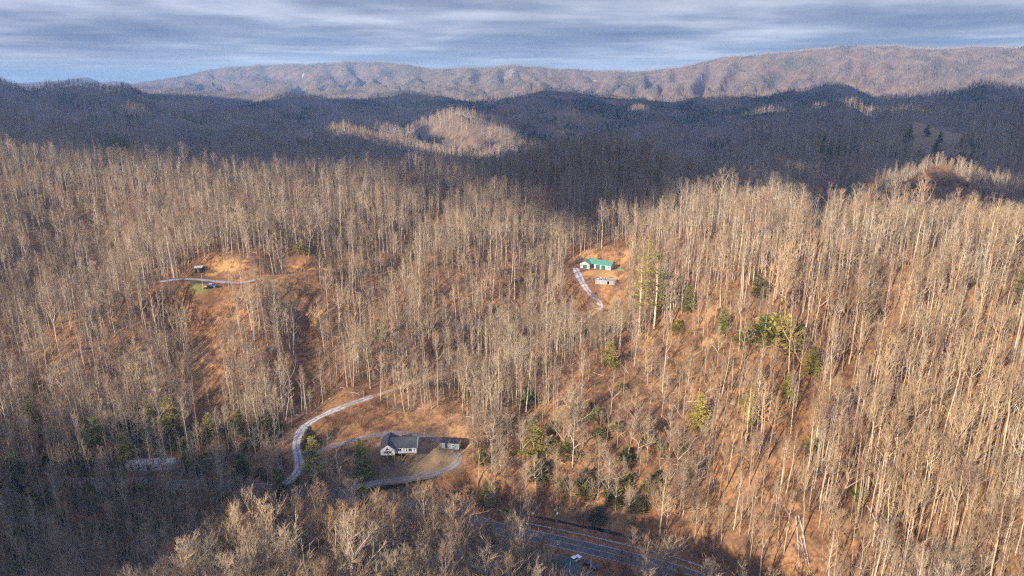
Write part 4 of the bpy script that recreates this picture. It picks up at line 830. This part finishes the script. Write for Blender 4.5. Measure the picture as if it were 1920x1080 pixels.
# ------------------------------------------------------------------ haze
hz = MB(); hz.box(-15500, -15500, float(GH.min())-1, 15500, 15500, float(GH.max())+30)
def haze_mat():
    m = bpy.data.materials.new('haze'); m.use_nodes = True; nt = m.node_tree; nt.nodes.clear()
    o = N(nt, 'ShaderNodeOutputMaterial'); v = N(nt, 'ShaderNodeVolumePrincipled')
    v.inputs['Color'].default_value = (0.33, 0.60, 1.0, 1); v.inputs['Density'].default_value = 0.9e-4; v.inputs['Anisotropy'].default_value = 0.0
    nt.links.new(v.outputs[0], o.inputs['Volume']); return m
tag(hz.build('haze', haze_mat()), 'thin blue winter haze filling the valleys', kind='stuff')

# ------------------------------------------------------------------ evergreens that can be told apart: place in view of base, height, kind, brightness, label
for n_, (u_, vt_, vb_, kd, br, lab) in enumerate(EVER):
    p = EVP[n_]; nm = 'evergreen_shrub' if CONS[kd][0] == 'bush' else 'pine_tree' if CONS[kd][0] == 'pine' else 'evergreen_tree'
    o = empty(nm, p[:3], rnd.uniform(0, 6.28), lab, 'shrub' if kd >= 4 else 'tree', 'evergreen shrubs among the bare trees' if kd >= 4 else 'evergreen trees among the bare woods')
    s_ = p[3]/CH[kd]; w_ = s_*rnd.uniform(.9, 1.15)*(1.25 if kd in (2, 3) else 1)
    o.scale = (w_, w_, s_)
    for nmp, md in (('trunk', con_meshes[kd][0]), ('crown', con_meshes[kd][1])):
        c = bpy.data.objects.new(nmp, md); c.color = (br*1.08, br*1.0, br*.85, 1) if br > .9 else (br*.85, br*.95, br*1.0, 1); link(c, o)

# ------------------------------------------------------------------ buildings
M_WHITE = simple('white_siding', (0.66, 0.66, 0.65), .08, 2.0, .6)
M_ROOFD = simple('dark_shingles', (0.055, 0.06, 0.066), .3, 1.5, .9)
M_BLACK = simple('black_roof', (0.02, 0.021, 0.026), .3, 1.5, .85)
M_GLASS = simple('window_glass', (0.03, 0.04, 0.055), .3, .8, .12, .5)
M_TRIM = simple('white_trim', (0.8, 0.8, 0.78), .04, 2, .5)
M_WOOD = simple('weathered_posts', (0.24, 0.19, 0.14), .25, 2.5, .9)
M_BLOCK = simple('concrete_block', (0.30, 0.285, 0.265), .2, 1.2, .9)
M_GREENM = simple('green_metal_roof', (0.075, 0.23, 0.155), .2, .6, .4, .4)
M_GREEND = simple('green_door', (0.02, 0.115, 0.085), .15, 1.5, .5)
M_SIDE = simple('pale_grey_siding', (0.47, 0.45, 0.42), .1, 1.5, .7)
M_GREY = simple('blue_grey_siding', (0.22, 0.27, 0.31), .1, 1.5, .7)
M_TEAL = simple('teal_metal_roof', (0.012, 0.085, 0.085), .2, .7, .45, .4)
M_BROWN = simple('brown_boards', (0.16, 0.085, 0.045), .25, 2, .9)
M_STEEL = simple('galvanised_steel', (0.5, 0.51, 0.52), .12, 2, .45, .5)
M_DARK = simple('dark_paint', (0.02, 0.022, 0.026), .2, 2, .5, .4)
M_RUST = simple('rusty_skirting', (0.30, 0.14, 0.07), .3, 1.5, .9)
def gable(mb, x0, x1, y0, y1, z0, rise, axis):
    """wall triangles under a gable roof; ridge along `axis`"""
    if axis == 'y':
        xm = (x0+x1)/2
        mb.poly([(x0, y0, z0), (x1, y0, z0), (xm, y0, z0+rise)], (0, y1-y0, 0))
    else:
        ym = (y0+y1)/2
        mb.poly([(x0, y1, z0), (x0, y0, z0), (x0, ym, z0+rise)], (x1-x0, 0, 0))
    return mb
def roof(mb, x0, x1, y0, y1, z0, rise, axis, ov=.35, th=.14):
    if axis == 'y':
        xm = (x0+x1)/2; k = rise/(xm-x0); e = z0-ov*k
        mb.poly([(x0-ov, y0-ov, e+.03), (xm, y0-ov, z0+rise+.03), (xm, y1+ov, z0+rise+.03), (x0-ov, y1+ov, e+.03)], (0, 0, th))
        mb.poly([(xm+.004, y0-ov, z0+rise+.03), (x1+ov, y0-ov, e+.03), (x1+ov, y1+ov, e+.03), (xm+.004, y1+ov, z0+rise+.03)], (0, 0, th))
    else:
        ym = (y0+y1)/2; k = rise/(ym-y0); e = z0-ov*k
        mb.poly([(x0-ov, y0-ov, e+.03), (x1+ov, y0-ov, e+.03), (x1+ov, ym, z0+rise+.03), (x0-ov, ym, z0+rise+.03)], (0, 0, th))
        mb.poly([(x0-ov, ym+.004, z0+rise+.03), (x1+ov, ym+.004, z0+rise+.03), (x1+ov, y1+ov, e+.03), (x0-ov, y1+ov, e+.03)], (0, 0, th))
    return mb
def window(root, x, y, z, w, h, face='-y', m=None):
    """frame proud of the wall with a dark pane a little behind it"""
    f = MB(); g = MB(); t = .09
    def bx(mb, a0, b0, a1, b1, d0, d1):
        if face == '-y': mb.box(x+a0, y-d1, z+b0, x+a1, y-d0, z+b1)
        elif face == '+x': mb.box(x+d0, y+a0, z+b0, x+d1, y+a1, z+b1)
        elif face == '-x': mb.box(x-d1, y+a0, z+b0, x-d0, y+a1, z+b1)
    bx(f, -w/2-t, -t, w/2+t, 0, .0, .07); bx(f, -w/2-t, h, w/2+t, h+t, .0, .07); bx(f, -w/2-t, 0, -w/2, h, .0, .07); bx(f, w/2, 0, w/2+t, h, .0, .07)
    bx(f, -.025, 0, .025, h, .032, .06)
    bx(g, -w/2, 0, w/2, h, .004, .03)
    fo = f.build('window', m or M_TRIM, root); g.build('pane', M_GLASS, fo); return fo

# the white house with the dark roof, standing on posts at the slope
wh = empty('white_house', (WPAD[0]+.8, WPAD[1]+4.5, WPAD[2]), RAD(2), 'white house with dark gable roof standing on posts inside the loop drive', 'house')
fl = 3.3; hwl = 2.55
MB().box(-6.6, -5.2, fl, -1.2, 4.2, fl+hwl).build('wall', M_WHITE, wh)
gable(MB(), -6.6, -1.2, -5.2, 4.2, fl+hwl+.002, 1.9, 'y').build('gable', M_WHITE, wh)
MB().box(-1.197, -3.9, fl, 7.0, 4.0, fl+hwl-.05).build('wall', M_WHITE, wh)
gable(MB(), -1.197, 7.0, -3.9, 4.0, fl+hwl-.048, 2.05, 'x').build('gable', M_WHITE, wh)
roof(MB(), -6.6, -1.2, -5.2, 4.2, fl+hwl, 1.9, 'y', .4).build('roof', M_ROOFD, wh)
roof(MB(), -3.0, 7.0, -3.9, 4.0, fl+hwl-.08, 2.05, 'x', .4).build('roof', M_ROOFD, wh)
b = MB(); b.poly([(-3.9, 3.6, fl+hwl+1.86), (-6.6, 4.62, fl+hwl-.1), (-.6, 4.62, fl+hwl-.1)], (0, .25, .16)); b.build('roof', M_ROOFD, wh)
b = MB()
for s in (-4, 4.05): b.poly([(7.41, s*1.09, fl+hwl-.28), (7.41, 0, fl+hwl+1.94), (7.41, 0, fl+hwl+2.2), (7.41, s*1.09, fl+hwl-.02)], (.05, 0, 0))
b.build('rake_trim', M_TRIM, wh)
for xx in (-5.0, -3.9, -2.8): window(wh, xx, -5.2, fl+.55, .85, 1.15)
f = MB(); f.poly([(-5.0, -5.27, fl+2.05), (-2.8, -5.27, fl+2.05), (-3.9, -5.27, fl+3.25)], (0, .065, 0)); fo = f.build('window', M_TRIM, wh)
MB().poly([(-4.7, -5.30, fl+2.13), (-3.1, -5.30, fl+2.13), (-3.9, -5.30, fl+3.05)], (0, .025, 0)).build('pane', M_GLASS, fo)
for xx, w_ in ((.6, 1.3), (4.6, 1.2)): window(wh, xx, -3.9, fl+.75, w_, 1.2)
for xx in (2.2, 3.2, 6.2): window(wh, xx, -3.9, fl+.7, .35, 1.3)
window(wh, 7.0, -1.5, fl+.8, 1.0, 1.2, '+x'); window(wh, 7.0, 1.6, fl+.8, 1.0, 1.2, '+x')
MB().box(-6.3, -1.2, -1.2, 6.7, 3.8, fl-.01).build('foundation', M_BLOCK, wh)
MB().box(-6.7, -5.3, fl-.3, -1.1, 4.0, fl-.004).box(-1.09, -4.0, fl-.3, 7.1, 3.9, fl-.004).build('floor_frame', M_WOOD, wh)
for xx, yy in ((-6.4, -5.0), (-3.9, -5.0), (-1.4, -5.0), (1.2, -3.7), (4.0, -3.7), (6.8, -3.7)): MB().box(xx-.12, yy-.12, -2.2, xx+.12, yy+.12, fl-.31).build('post', M_WOOD, wh)
for xa, xb in ((-6.4, -4.0), (-3.9, -1.5)): MB().tube([(xa, -5.0, -.4), (xb, -5.0, fl-.4)], .08, 4).build('brace', M_WOOD, wh)
wh.scale = (.94, .94, .94)
# garden shed
sh = empty('garden_shed', (SPAD[0], SPAD[1], SPAD[2]), RAD(-8), 'small blue-grey shed with black roof beside the loop drive', 'shed')
MB().box(-3.2, -1.7, -.3, 3.2, 1.7, 2.3).build('wall', M_GREY, sh); gable(MB(), -3.2, 3.2, -1.7, 1.7, 2.302, 1.0, 'x').build('gable', M_WHITE, sh)
MB().box(3.204, -1.7, -.2, 3.26, 1.7, 2.3).build('end_wall', M_WHITE, sh); roof(MB(), -3.2, 3.2, -1.7, 1.7, 2.32, 1.0, 'x', .35).build('roof', M_BLACK, sh)
dr = MB().box(-1.9, -1.76, -.1, -1.0, -1.703, 1.95).build('door', M_DARK, sh); window(sh, 1.1, -1.7, .9, .8, .7)
# the L shaped house with the green metal roof
gh = empty('green_roof_house', (GPAD[0]+.5, GPAD[1]+1.5, GPAD[2]), RAD(-28), 'pale house with green metal roof and green garage doors in a soil clearing', 'house')
MB().box(-.2, -3.6, -.3, 11.5, 4.4, 3.0).build('wall', M_SIDE, gh); gable(MB(), -.2, 11.5, -3.6, 4.4, 3.002, 1.9, 'x').build('gable', M_SIDE, gh)
MB().box(-9.0, -6.5, -.3, -2.4, 4.4, 2.95).build('wall', M_SIDE, gh); gable(MB(), -9.0, -2.4, -6.5, 4.4, 2.952, 1.75, 'y').build('gable', M_SIDE, gh)
MB().box(-2.397, -1.0, -.3, -.203, 4.4, 2.9).build('porch_wall', M_SIDE, gh)
roof(MB(), -5.7, 11.5, -3.6, 4.4, 3.02, 1.9, 'x', .5).build('roof', M_GREENM, gh); roof(MB(), -9.0, -2.4, -6.5, 3.9, 2.98, 1.75, 'y', .5).build('roof', M_GREENM, gh)
for xa in (1.0, 4.9):
    d = MB().box(xa, -3.68, 0, xa+2.9, -3.604, 2.45)
    d = d.build('garage_door', M_GREEND, gh)
    for k in range(4): MB().box(xa+.06, -3.71, .08+.6*k, xa+2.84, -3.683, .60+.6*k).build('panel', M_GREEND, d)
for xa in (.3, 4.4, 8.3): MB().box(xa-.22, -3.74, -.2, xa+.22, -3.603, 2.9).build('column', M_TRIM, gh)
d = MB().box(-7.0, -6.58, 0, -4.2, -6.504, 2.35).build('garage_door', M_GREEND, gh)
for k in range(4): MB().box(-6.94, -6.61, .06+.58*k, -4.26, -6.583, .58+.58*k).build('panel', M_GREEND, d)
window(gh, -8.2, -6.5, .9, .7, 1.2); window(gh, -3.2, -6.5, .9, .6, 1.2); window(gh, 11.5, -1.2, .9, 1.2, 1.3, '+x'); window(gh, 11.5, 2.3, .2, .9, 2.0, '+x'); window(gh, 9.9, -3.6, .9, 1.0, 1.2); window(gh, -9.0, -2, .9, 1.2, 1.2, '-x')
MB().box(-4.3, 2.0, 4.2, -3.6, 2.7, 5.7).build('chimney', M_BLOCK, gh)
q = hit(1166, 512)
gh.scale = (.86, .86, .9)
ls = empty('low_shed', q, RAD(-25), 'low brown shed with olive green roof right of the green roofed house', 'shed')
MB().box(-2.2, -1.4, -.3, 2.2, 1.4, 1.5).build('wall', M_BROWN, ls); gable(MB(), -2.2, 2.2, -1.4, 1.4, 1.502, .7, 'x').build('gable', M_BROWN, ls); roof(MB(), -2.2, 2.2, -1.4, 1.4, 1.52, .7, 'x', .25).build('roof', simple('olive_roof', (.15, .2, .08), .2), ls)
# unfinished block basement
ub = empty('block_foundation', FPAD, RAD(-22), 'unfinished grey concrete block foundation below the green roofed house', 'foundation')
MB().box(-5.5, -2.9, -.5, 1.2, -2.6, 2.0).box(2.3, -2.9, -.5, 5.5, -2.6, 2.0).box(1.2, -2.9, 1.7, 2.3, -2.6, 2.0).build('front_wall', M_BLOCK, ub)
MB().box(-5.5, -2.597, -.5, -5.2, 2.6, 2.0).build('end_wall', M_BLOCK, ub); MB().box(5.2, -2.597, -.5, 5.5, 2.6, 2.0).build('end_wall', M_BLOCK, ub); MB().box(-5.5, 2.603, -.5, 5.5, 2.9, 2.0).build('back_wall', M_BLOCK, ub)
MB().box(-5.19, -2.59, 1.55, 5.19, 2.59, 1.85).build('slab', M_BLOCK, ub)
for k in range(14):
    b = MB(); sx = rnd.uniform(.2, .6); b.box(-sx, -.2, 0, sx, .25, rnd.uniform(.1, .45)); p = (rnd.uniform(-5, 0), rnd.uniform(-2.2, 2.2), 1.853)
    o = b.build('rubble_block', (M_TRIM, M_DARK, M_BLOCK)[k % 3], ub, p); o.rotation_euler.z = rnd.uniform(0, 3)
# white trailer home among the trees
mh = empty('mobile_home', MPAD, RAD(3), 'long white mobile home half hidden by dark trees', 'mobile home')
MB().box(-8.2, -2.1, .7, 8.2, 2.1, 3.2).build('wall', M_WHITE, mh); MB().box(-8.1, -2.0, -.4, 8.1, 2.0, .697).build('skirting', M_RUST, mh); gable(MB(), -8.2, 8.2, -2.1, 2.1, 3.202, .55, 'x').build('gable', M_WHITE, mh); roof(MB(), -8.2, 8.2, -2.1, 2.1, 3.22, .55, 'x', .2, .1).build('roof', M_BLOCK, mh)
for xx in (-6.3, -3.4, 2.6, 6.0): window(mh, xx, -2.1, 1.5, 1.1, 1.0)
MB().box(-.6, -2.16, .8, .35, -2.103, 2.85).build('door', M_DARK, mh)
MB().box(-1.6, -3.9, .4, 1.4, -2.17, .65).build('porch', M_WOOD, mh)
# teal roofed building at the bottom edge
th_ = empty('teal_roof_house', (TPAD[0]-.8, TPAD[1]-1.2, TPAD[2]), RAD(-50), 'building with dark teal metal roof at the bottom edge beside the road', 'house')
MB().box(-6, -3.4, -.4, 6, 3.4, 2.4).build('wall', M_BROWN, th_); gable(MB(), -6, 6, -3.4, 3.4, 2.402, 1.7, 'x').build('gable', M_BROWN, th_); roof(MB(), -6, 6, -3.4, 3.4, 2.42, 1.7, 'x', .5).build('roof', M_TEAL, th_)
window(th_, -2, -3.4, .9, 1.1, 1.1); window(th_, 2, -3.4, .9, 1.1, 1.1); MB().box(-.5, -3.46, -.2, .45, -3.403, 1.9).build('door', M_DARK, th_)
q = hit(373, 509)
ob = empty('outbuilding', q, RAD(12), 'small dark outbuilding with pale flat roof by the left hillside drive', 'shed')
MB().box(-1.8, -1.3, -.3, 1.8, 1.3, 2.1).build('wall', M_DARK, ob); b = MB(); b.poly([(-2.0, -1.6, 2.13), (2.1, -1.6, 2.13), (2.1, 1.6, 2.55), (-2.0, 1.6, 2.55)], (0, 0, .08)); b.build('roof', M_STEEL, ob); MB().box(-.5, -1.36, -.2, .5, -1.303, 1.8).build('door', M_BROWN, ob)

# ------------------------------------------------------------------ vehicles
def prof_body(mb, P, w, taper=0.0):
    n = len(mb.V); k = len(P)
    for s in (-1, 1):
        for (x_, z_) in P: mb.V.append((x_, s*(w-taper*max(0, z_-.9)), z_))
    mb.F += [tuple(n+i for i in range(k)), tuple(n+k+i for i in range(k))[::-1]]
    mb.F += [(n+i, n+k+i, n+k+(i+1) % k, n+(i+1) % k) for i in range(k)]; return mb
def car(loc, rz, m, label, mroof=None):
    r_ = empty('parked_car', loc, rz, label, 'car', 'cars parked by the houses')
    prof_body(MB(), [(-2.25, .35), (2.25, .35), (2.3, .7), (2.15, .92), (1.0, 1.02), (-1.9, 1.05), (-2.25, .95)], .88).build('body', m, r_)
    prof_body(MB(), [(1.0, 1.023), (.35, 1.5), (-1.2, 1.52), (-1.95, 1.055)], .80, .25).build('cabin', M_GLASS, r_)
    prof_body(MB(), [(.3, 1.51), (.25, 1.56), (-1.15, 1.58), (-1.2, 1.535)], .63).build('roof', mroof or m, r_)
    for xx in (-1.4, 1.4):
        for yy in (-.8, .8):
            t = MB(); t.tube([(xx, yy-.11, .32), (xx, yy+.11, .32)], .33, 12); w_ = t.build('wheel', M_DARK, r_)
            MB().tube([(xx, yy+.112*(1 if yy > 0 else -1), .32), (xx, yy+.125*(1 if yy > 0 else -1), .32)], .19, 8).build('rim', M_STEEL, w_)
    for yy in (-.6, .6):
        MB().box(2.29, yy-.18, .66, 2.33, yy+.18, .82).build('headlight', M_TRIM, r_); MB().box(-2.3, yy-.16, .74, -2.252, yy+.16, .9).build('tail_light', M_RUST, r_)
M_BLUEP = simple('blue_paint', (.02, .07, .26), .1, 1, .3, .5); M_WHITEP = simple('white_paint', (.75, .75, .74), .05, 1, .3, .5); M_DKB = simple('navy_paint', (.02, .03, .09), .1, 1, .3, .5)
q = hit(397, 538); car(q, RAD(8), M_BLUEP, 'blue car with pale roof parked at the end of the left hillside drive', M_WHITEP)
q = hit(1078, 1052); car((q[0], q[1], q[2]+.05), RAD(40), M_WHITEP, 'white car parked behind the teal roofed building')
q = hit(1106, 1064); car((q[0], q[1], q[2]+.05), RAD(-35), M_DKB, 'dark blue car parked right of the teal roofed building')
q = hit(388, 541)
tr = empty('tractor', q, RAD(200), 'small yellow tractor beside the blue car', 'tractor'); M_YEL = simple('yellow_paint', (.62, .36, .03), .15, 1, .45, .4)
prof_body(MB(), [(-1.0, .7), (1.3, .7), (1.3, 1.25), (.1, 1.3), (0, 1.0), (-1.0, 1.0)], .4).build('body', M_YEL, tr); MB().box(-.8, -.3, 1.003, -.35, .3, 1.2).box(-.9, -.3, 1.203, -.78, .3, 1.6).build('seat', M_DARK, tr)
for xx, rr, yy in ((-.7, .65, .62), (-.7, .65, -.62), (1.0, .38, .55), (1.0, .38, -.55)): MB().tube([(xx, yy-.14, rr), (xx, yy+.14, rr)], rr, 12).build('wheel', M_DARK, tr)
for yy in (-.42, .42): MB().tube([(-.75, yy, 1.0), (-.8, yy, 2.1)], .04, 4).build('roll_bar', M_YEL, tr)

# ------------------------------------------------------------------ road furniture
d_ = np.gradient(ROAD[:, :2], axis=0); d_ /= np.linalg.norm(d_, axis=1)[:, None]; nrm = np.stack([-d_[:, 1], d_[:, 0]], 1)
RAIL = np.concatenate([ROAD[:, :2]+nrm*5.3, ROAD[:, 2:3]-.06], 1)
uu, vv, _ = project(RAIL[:, 0], RAIL[:, 1], RAIL[:, 2]); sel = np.nonzero((uu > 952) & (uu < 1345))[0]; RAIL = RAIL[sel]; RAIL[:, 2] = H(RAIL[:, 0], RAIL[:, 1])
gr = empty('guard_rail', tuple(RAIL[0]), 0, 'long galvanised steel guard rail along the creek side of the road', 'guard rail'); g0 = Vector(RAIL[0])
V = []; Fq = []; prof = [(.0, .46), (.07, .50), (.02, .58), (.07, .66), (.07, .72), (.0, .78), (-.04, .74), (-.03, .5)]; kk = len(prof)
for i, p in enumerate(RAIL):
    n2 = nrm[sel[i]]
    for a, h in prof: V.append(tuple(Vector((p[0]-n2[0]*a, p[1]-n2[1]*a, p[2]+h))-g0))
for i in range(len(RAIL)-1):
    for j in range(kk): Fq.append((i*kk+j, i*kk+(j+1) % kk, (i+1)*kk+(j+1) % kk, (i+1)*kk+j))
link(bpy.data.objects.new('rail', mesh('rail', V, Fq, M_STEEL)), gr)
pm = MB().box(-.08, -.06, -.4, .08, .06, .74); pme = mesh('post', pm.V, pm.F, M_WOOD)
L_ = np.concatenate([[0], np.cumsum(np.linalg.norm(np.diff(RAIL, axis=0), axis=1))]); nxt = 0
for i, p in enumerate(RAIL):
    if L_[i] >= nxt:
        o = link(bpy.data.objects.new('post', pme), gr); n2 = nrm[sel[i]]; o.location = Vector((p[0]+n2[0]*.14, p[1]+n2[1]*.14, p[2]))-g0; o.rotation_euler.z = math.atan2(n2[1], n2[0]); nxt += 3.8
def pole(loc, h, label, arm=True, can=True):
    r_ = empty('utility_pole', loc, RAD(35), label, 'utility pole', None)
    MB().tube([(0, 0, -1), (0, 0, h)], [.19, .13], 8).build('pole', M_WOOD, r_)
    if arm:
        MB().box(-1.2, -.07, h-.9, 1.2, .07, h-.72).build('crossarm', M_WOOD, r_)
        for xx in (-1.1, -.4, .4, 1.1): MB().tube([(xx, 0, h-.717), (xx, 0, h-.5)], [.06, .04], 6).build('insulator', M_TRIM, r_)
    if can: MB().tube([(.0, -.38, h-2.9), (.0, -.38, h-2.85), (.0, -.38, h-1.85), (.0, -.38, h-1.8)], [.2, .27, .27, .2], 10).build('transformer', M_STEEL, r_)
    return r_
PB = hit(1043, 1003); PTOP = 10.5
pole(PB, PTOP, 'wooden utility pole with grey transformer beyond the road', True, True)
P2 = np.array([82, 178, float(H(82, 178)[0])]); P0 = np.array(hit(700, 955))
def wire(a, b_, sag, label):
    a, b_ = Vector(a), Vector(b_); pts = []
    for k in range(17):
        t = k/16; p = a.lerp(b_, t); p.z -= sag*4*t*(1-t); pts.append(p)
    tag(MB().tube(pts, .032, 4).build('power_line', M_DARK), label, 'wire', 'power lines on the roadside pole')
for k, s in enumerate((-1.0, 1.0)):
    off = Vector((s*math.cos(RAD(35)), s*math.sin(RAD(35)), PTOP-.5)); wire(Vector(PB)+off, Vector(P2)+off, 1.6, ('near', 'far')[k]+' upper wire running right from the pole above the road')
wire(Vector(PB)+Vector((0, 0, PTOP-3.2)), Vector(P2)+Vector((0, 0, PTOP-3.2)), 1.5, 'lowest thicker wire running right from the pole above the road')
q = hit(381, 543); lp_ = empty('light_pole', q, 0, 'thin light pole beside the lawn of the left hillside drive', 'light pole'); MB().tube([(0, 0, -.5), (0, 0, 8.2)], [.11, .07], 6).build('pole', M_STEEL, lp_); MB().tube([(0, 0, 8.1), (1.0, 0, 8.3)], .04, 4).build('arm', M_STEEL, lp_); MB().box(.95, -.12, 8.2, 1.45, .12, 8.34).build('lamp', M_DARK, lp_)

# ------------------------------------------------------------------ fallen logs on the right slope
def fallen(a, b_, r0, label, seed, branches=5):
    r = random.Random(seed); pa, pb = Vector(hit(*a)), Vector(hit(*b_)); pts = []
    for k in range(9):
        p = pa.lerp(pb, k/8); p.z = float(H(p.x, p.y)[0])+.22+.25*math.sin(k*.9+seed)**2+.1; pts.append(p)
    root = empty('fallen_log', tuple(pts[0]), 0, label, 'log', 'fallen trunks on the right slope'); P_ = [p-pts[0] for p in pts]; L = (pb-pa).length; d = (pb-pa).normalized()
    MB().tube(P_, [r0*(1-.7*k/8) for k in range(9)], 6).build('trunk', M_LOG, root)
    K = MB()
    for k in range(branches):
        q = P_[4].lerp(P_[8], r.random()); dd = (d*1.0+rdir(r, r.uniform(-.1, .6))*.6).normalized(); l = L*r.uniform(.12, .28); K.tube([q, q+dd*l*.5, q+dd*l+Vector((0, 0, -.3))], [r0*.35, r0*.25, .03], 4)
    if branches: K.build('branches', M_LOG, root)
M_LOG = simple('dead_wood', (.42, .36, .30), .3, 1.5, .9)
fallen((1492, 972), (1498, 1066), .30, 'long straight log lying downhill from the orange soil patch, left of a pair', 1, 7)
fallen((1497, 970), (1518, 1074), .32, 'long straight log lying downhill from the orange soil patch, right of a pair', 2, 7)
fallen((1500, 1008), (1512, 1060), .16, 'thin log between the two long downhill logs', 3, 2)
fallen((1625, 950), (1690, 1062), .26, 'fallen trunk lying askew among pale trees at the lower right', 4, 5)
fallen((1668, 1045), (1745, 1010), .22, 'short pale log lying across the slope at the lower right', 5, 3)
fallen((1705, 900), (1770, 925), .2, 'thin log lying level on the far right slope', 6, 4)
fallen((1290, 755), (1345, 742), .2, 'thin pale log lying across the sunny slope below the shrub clump', 7, 3)
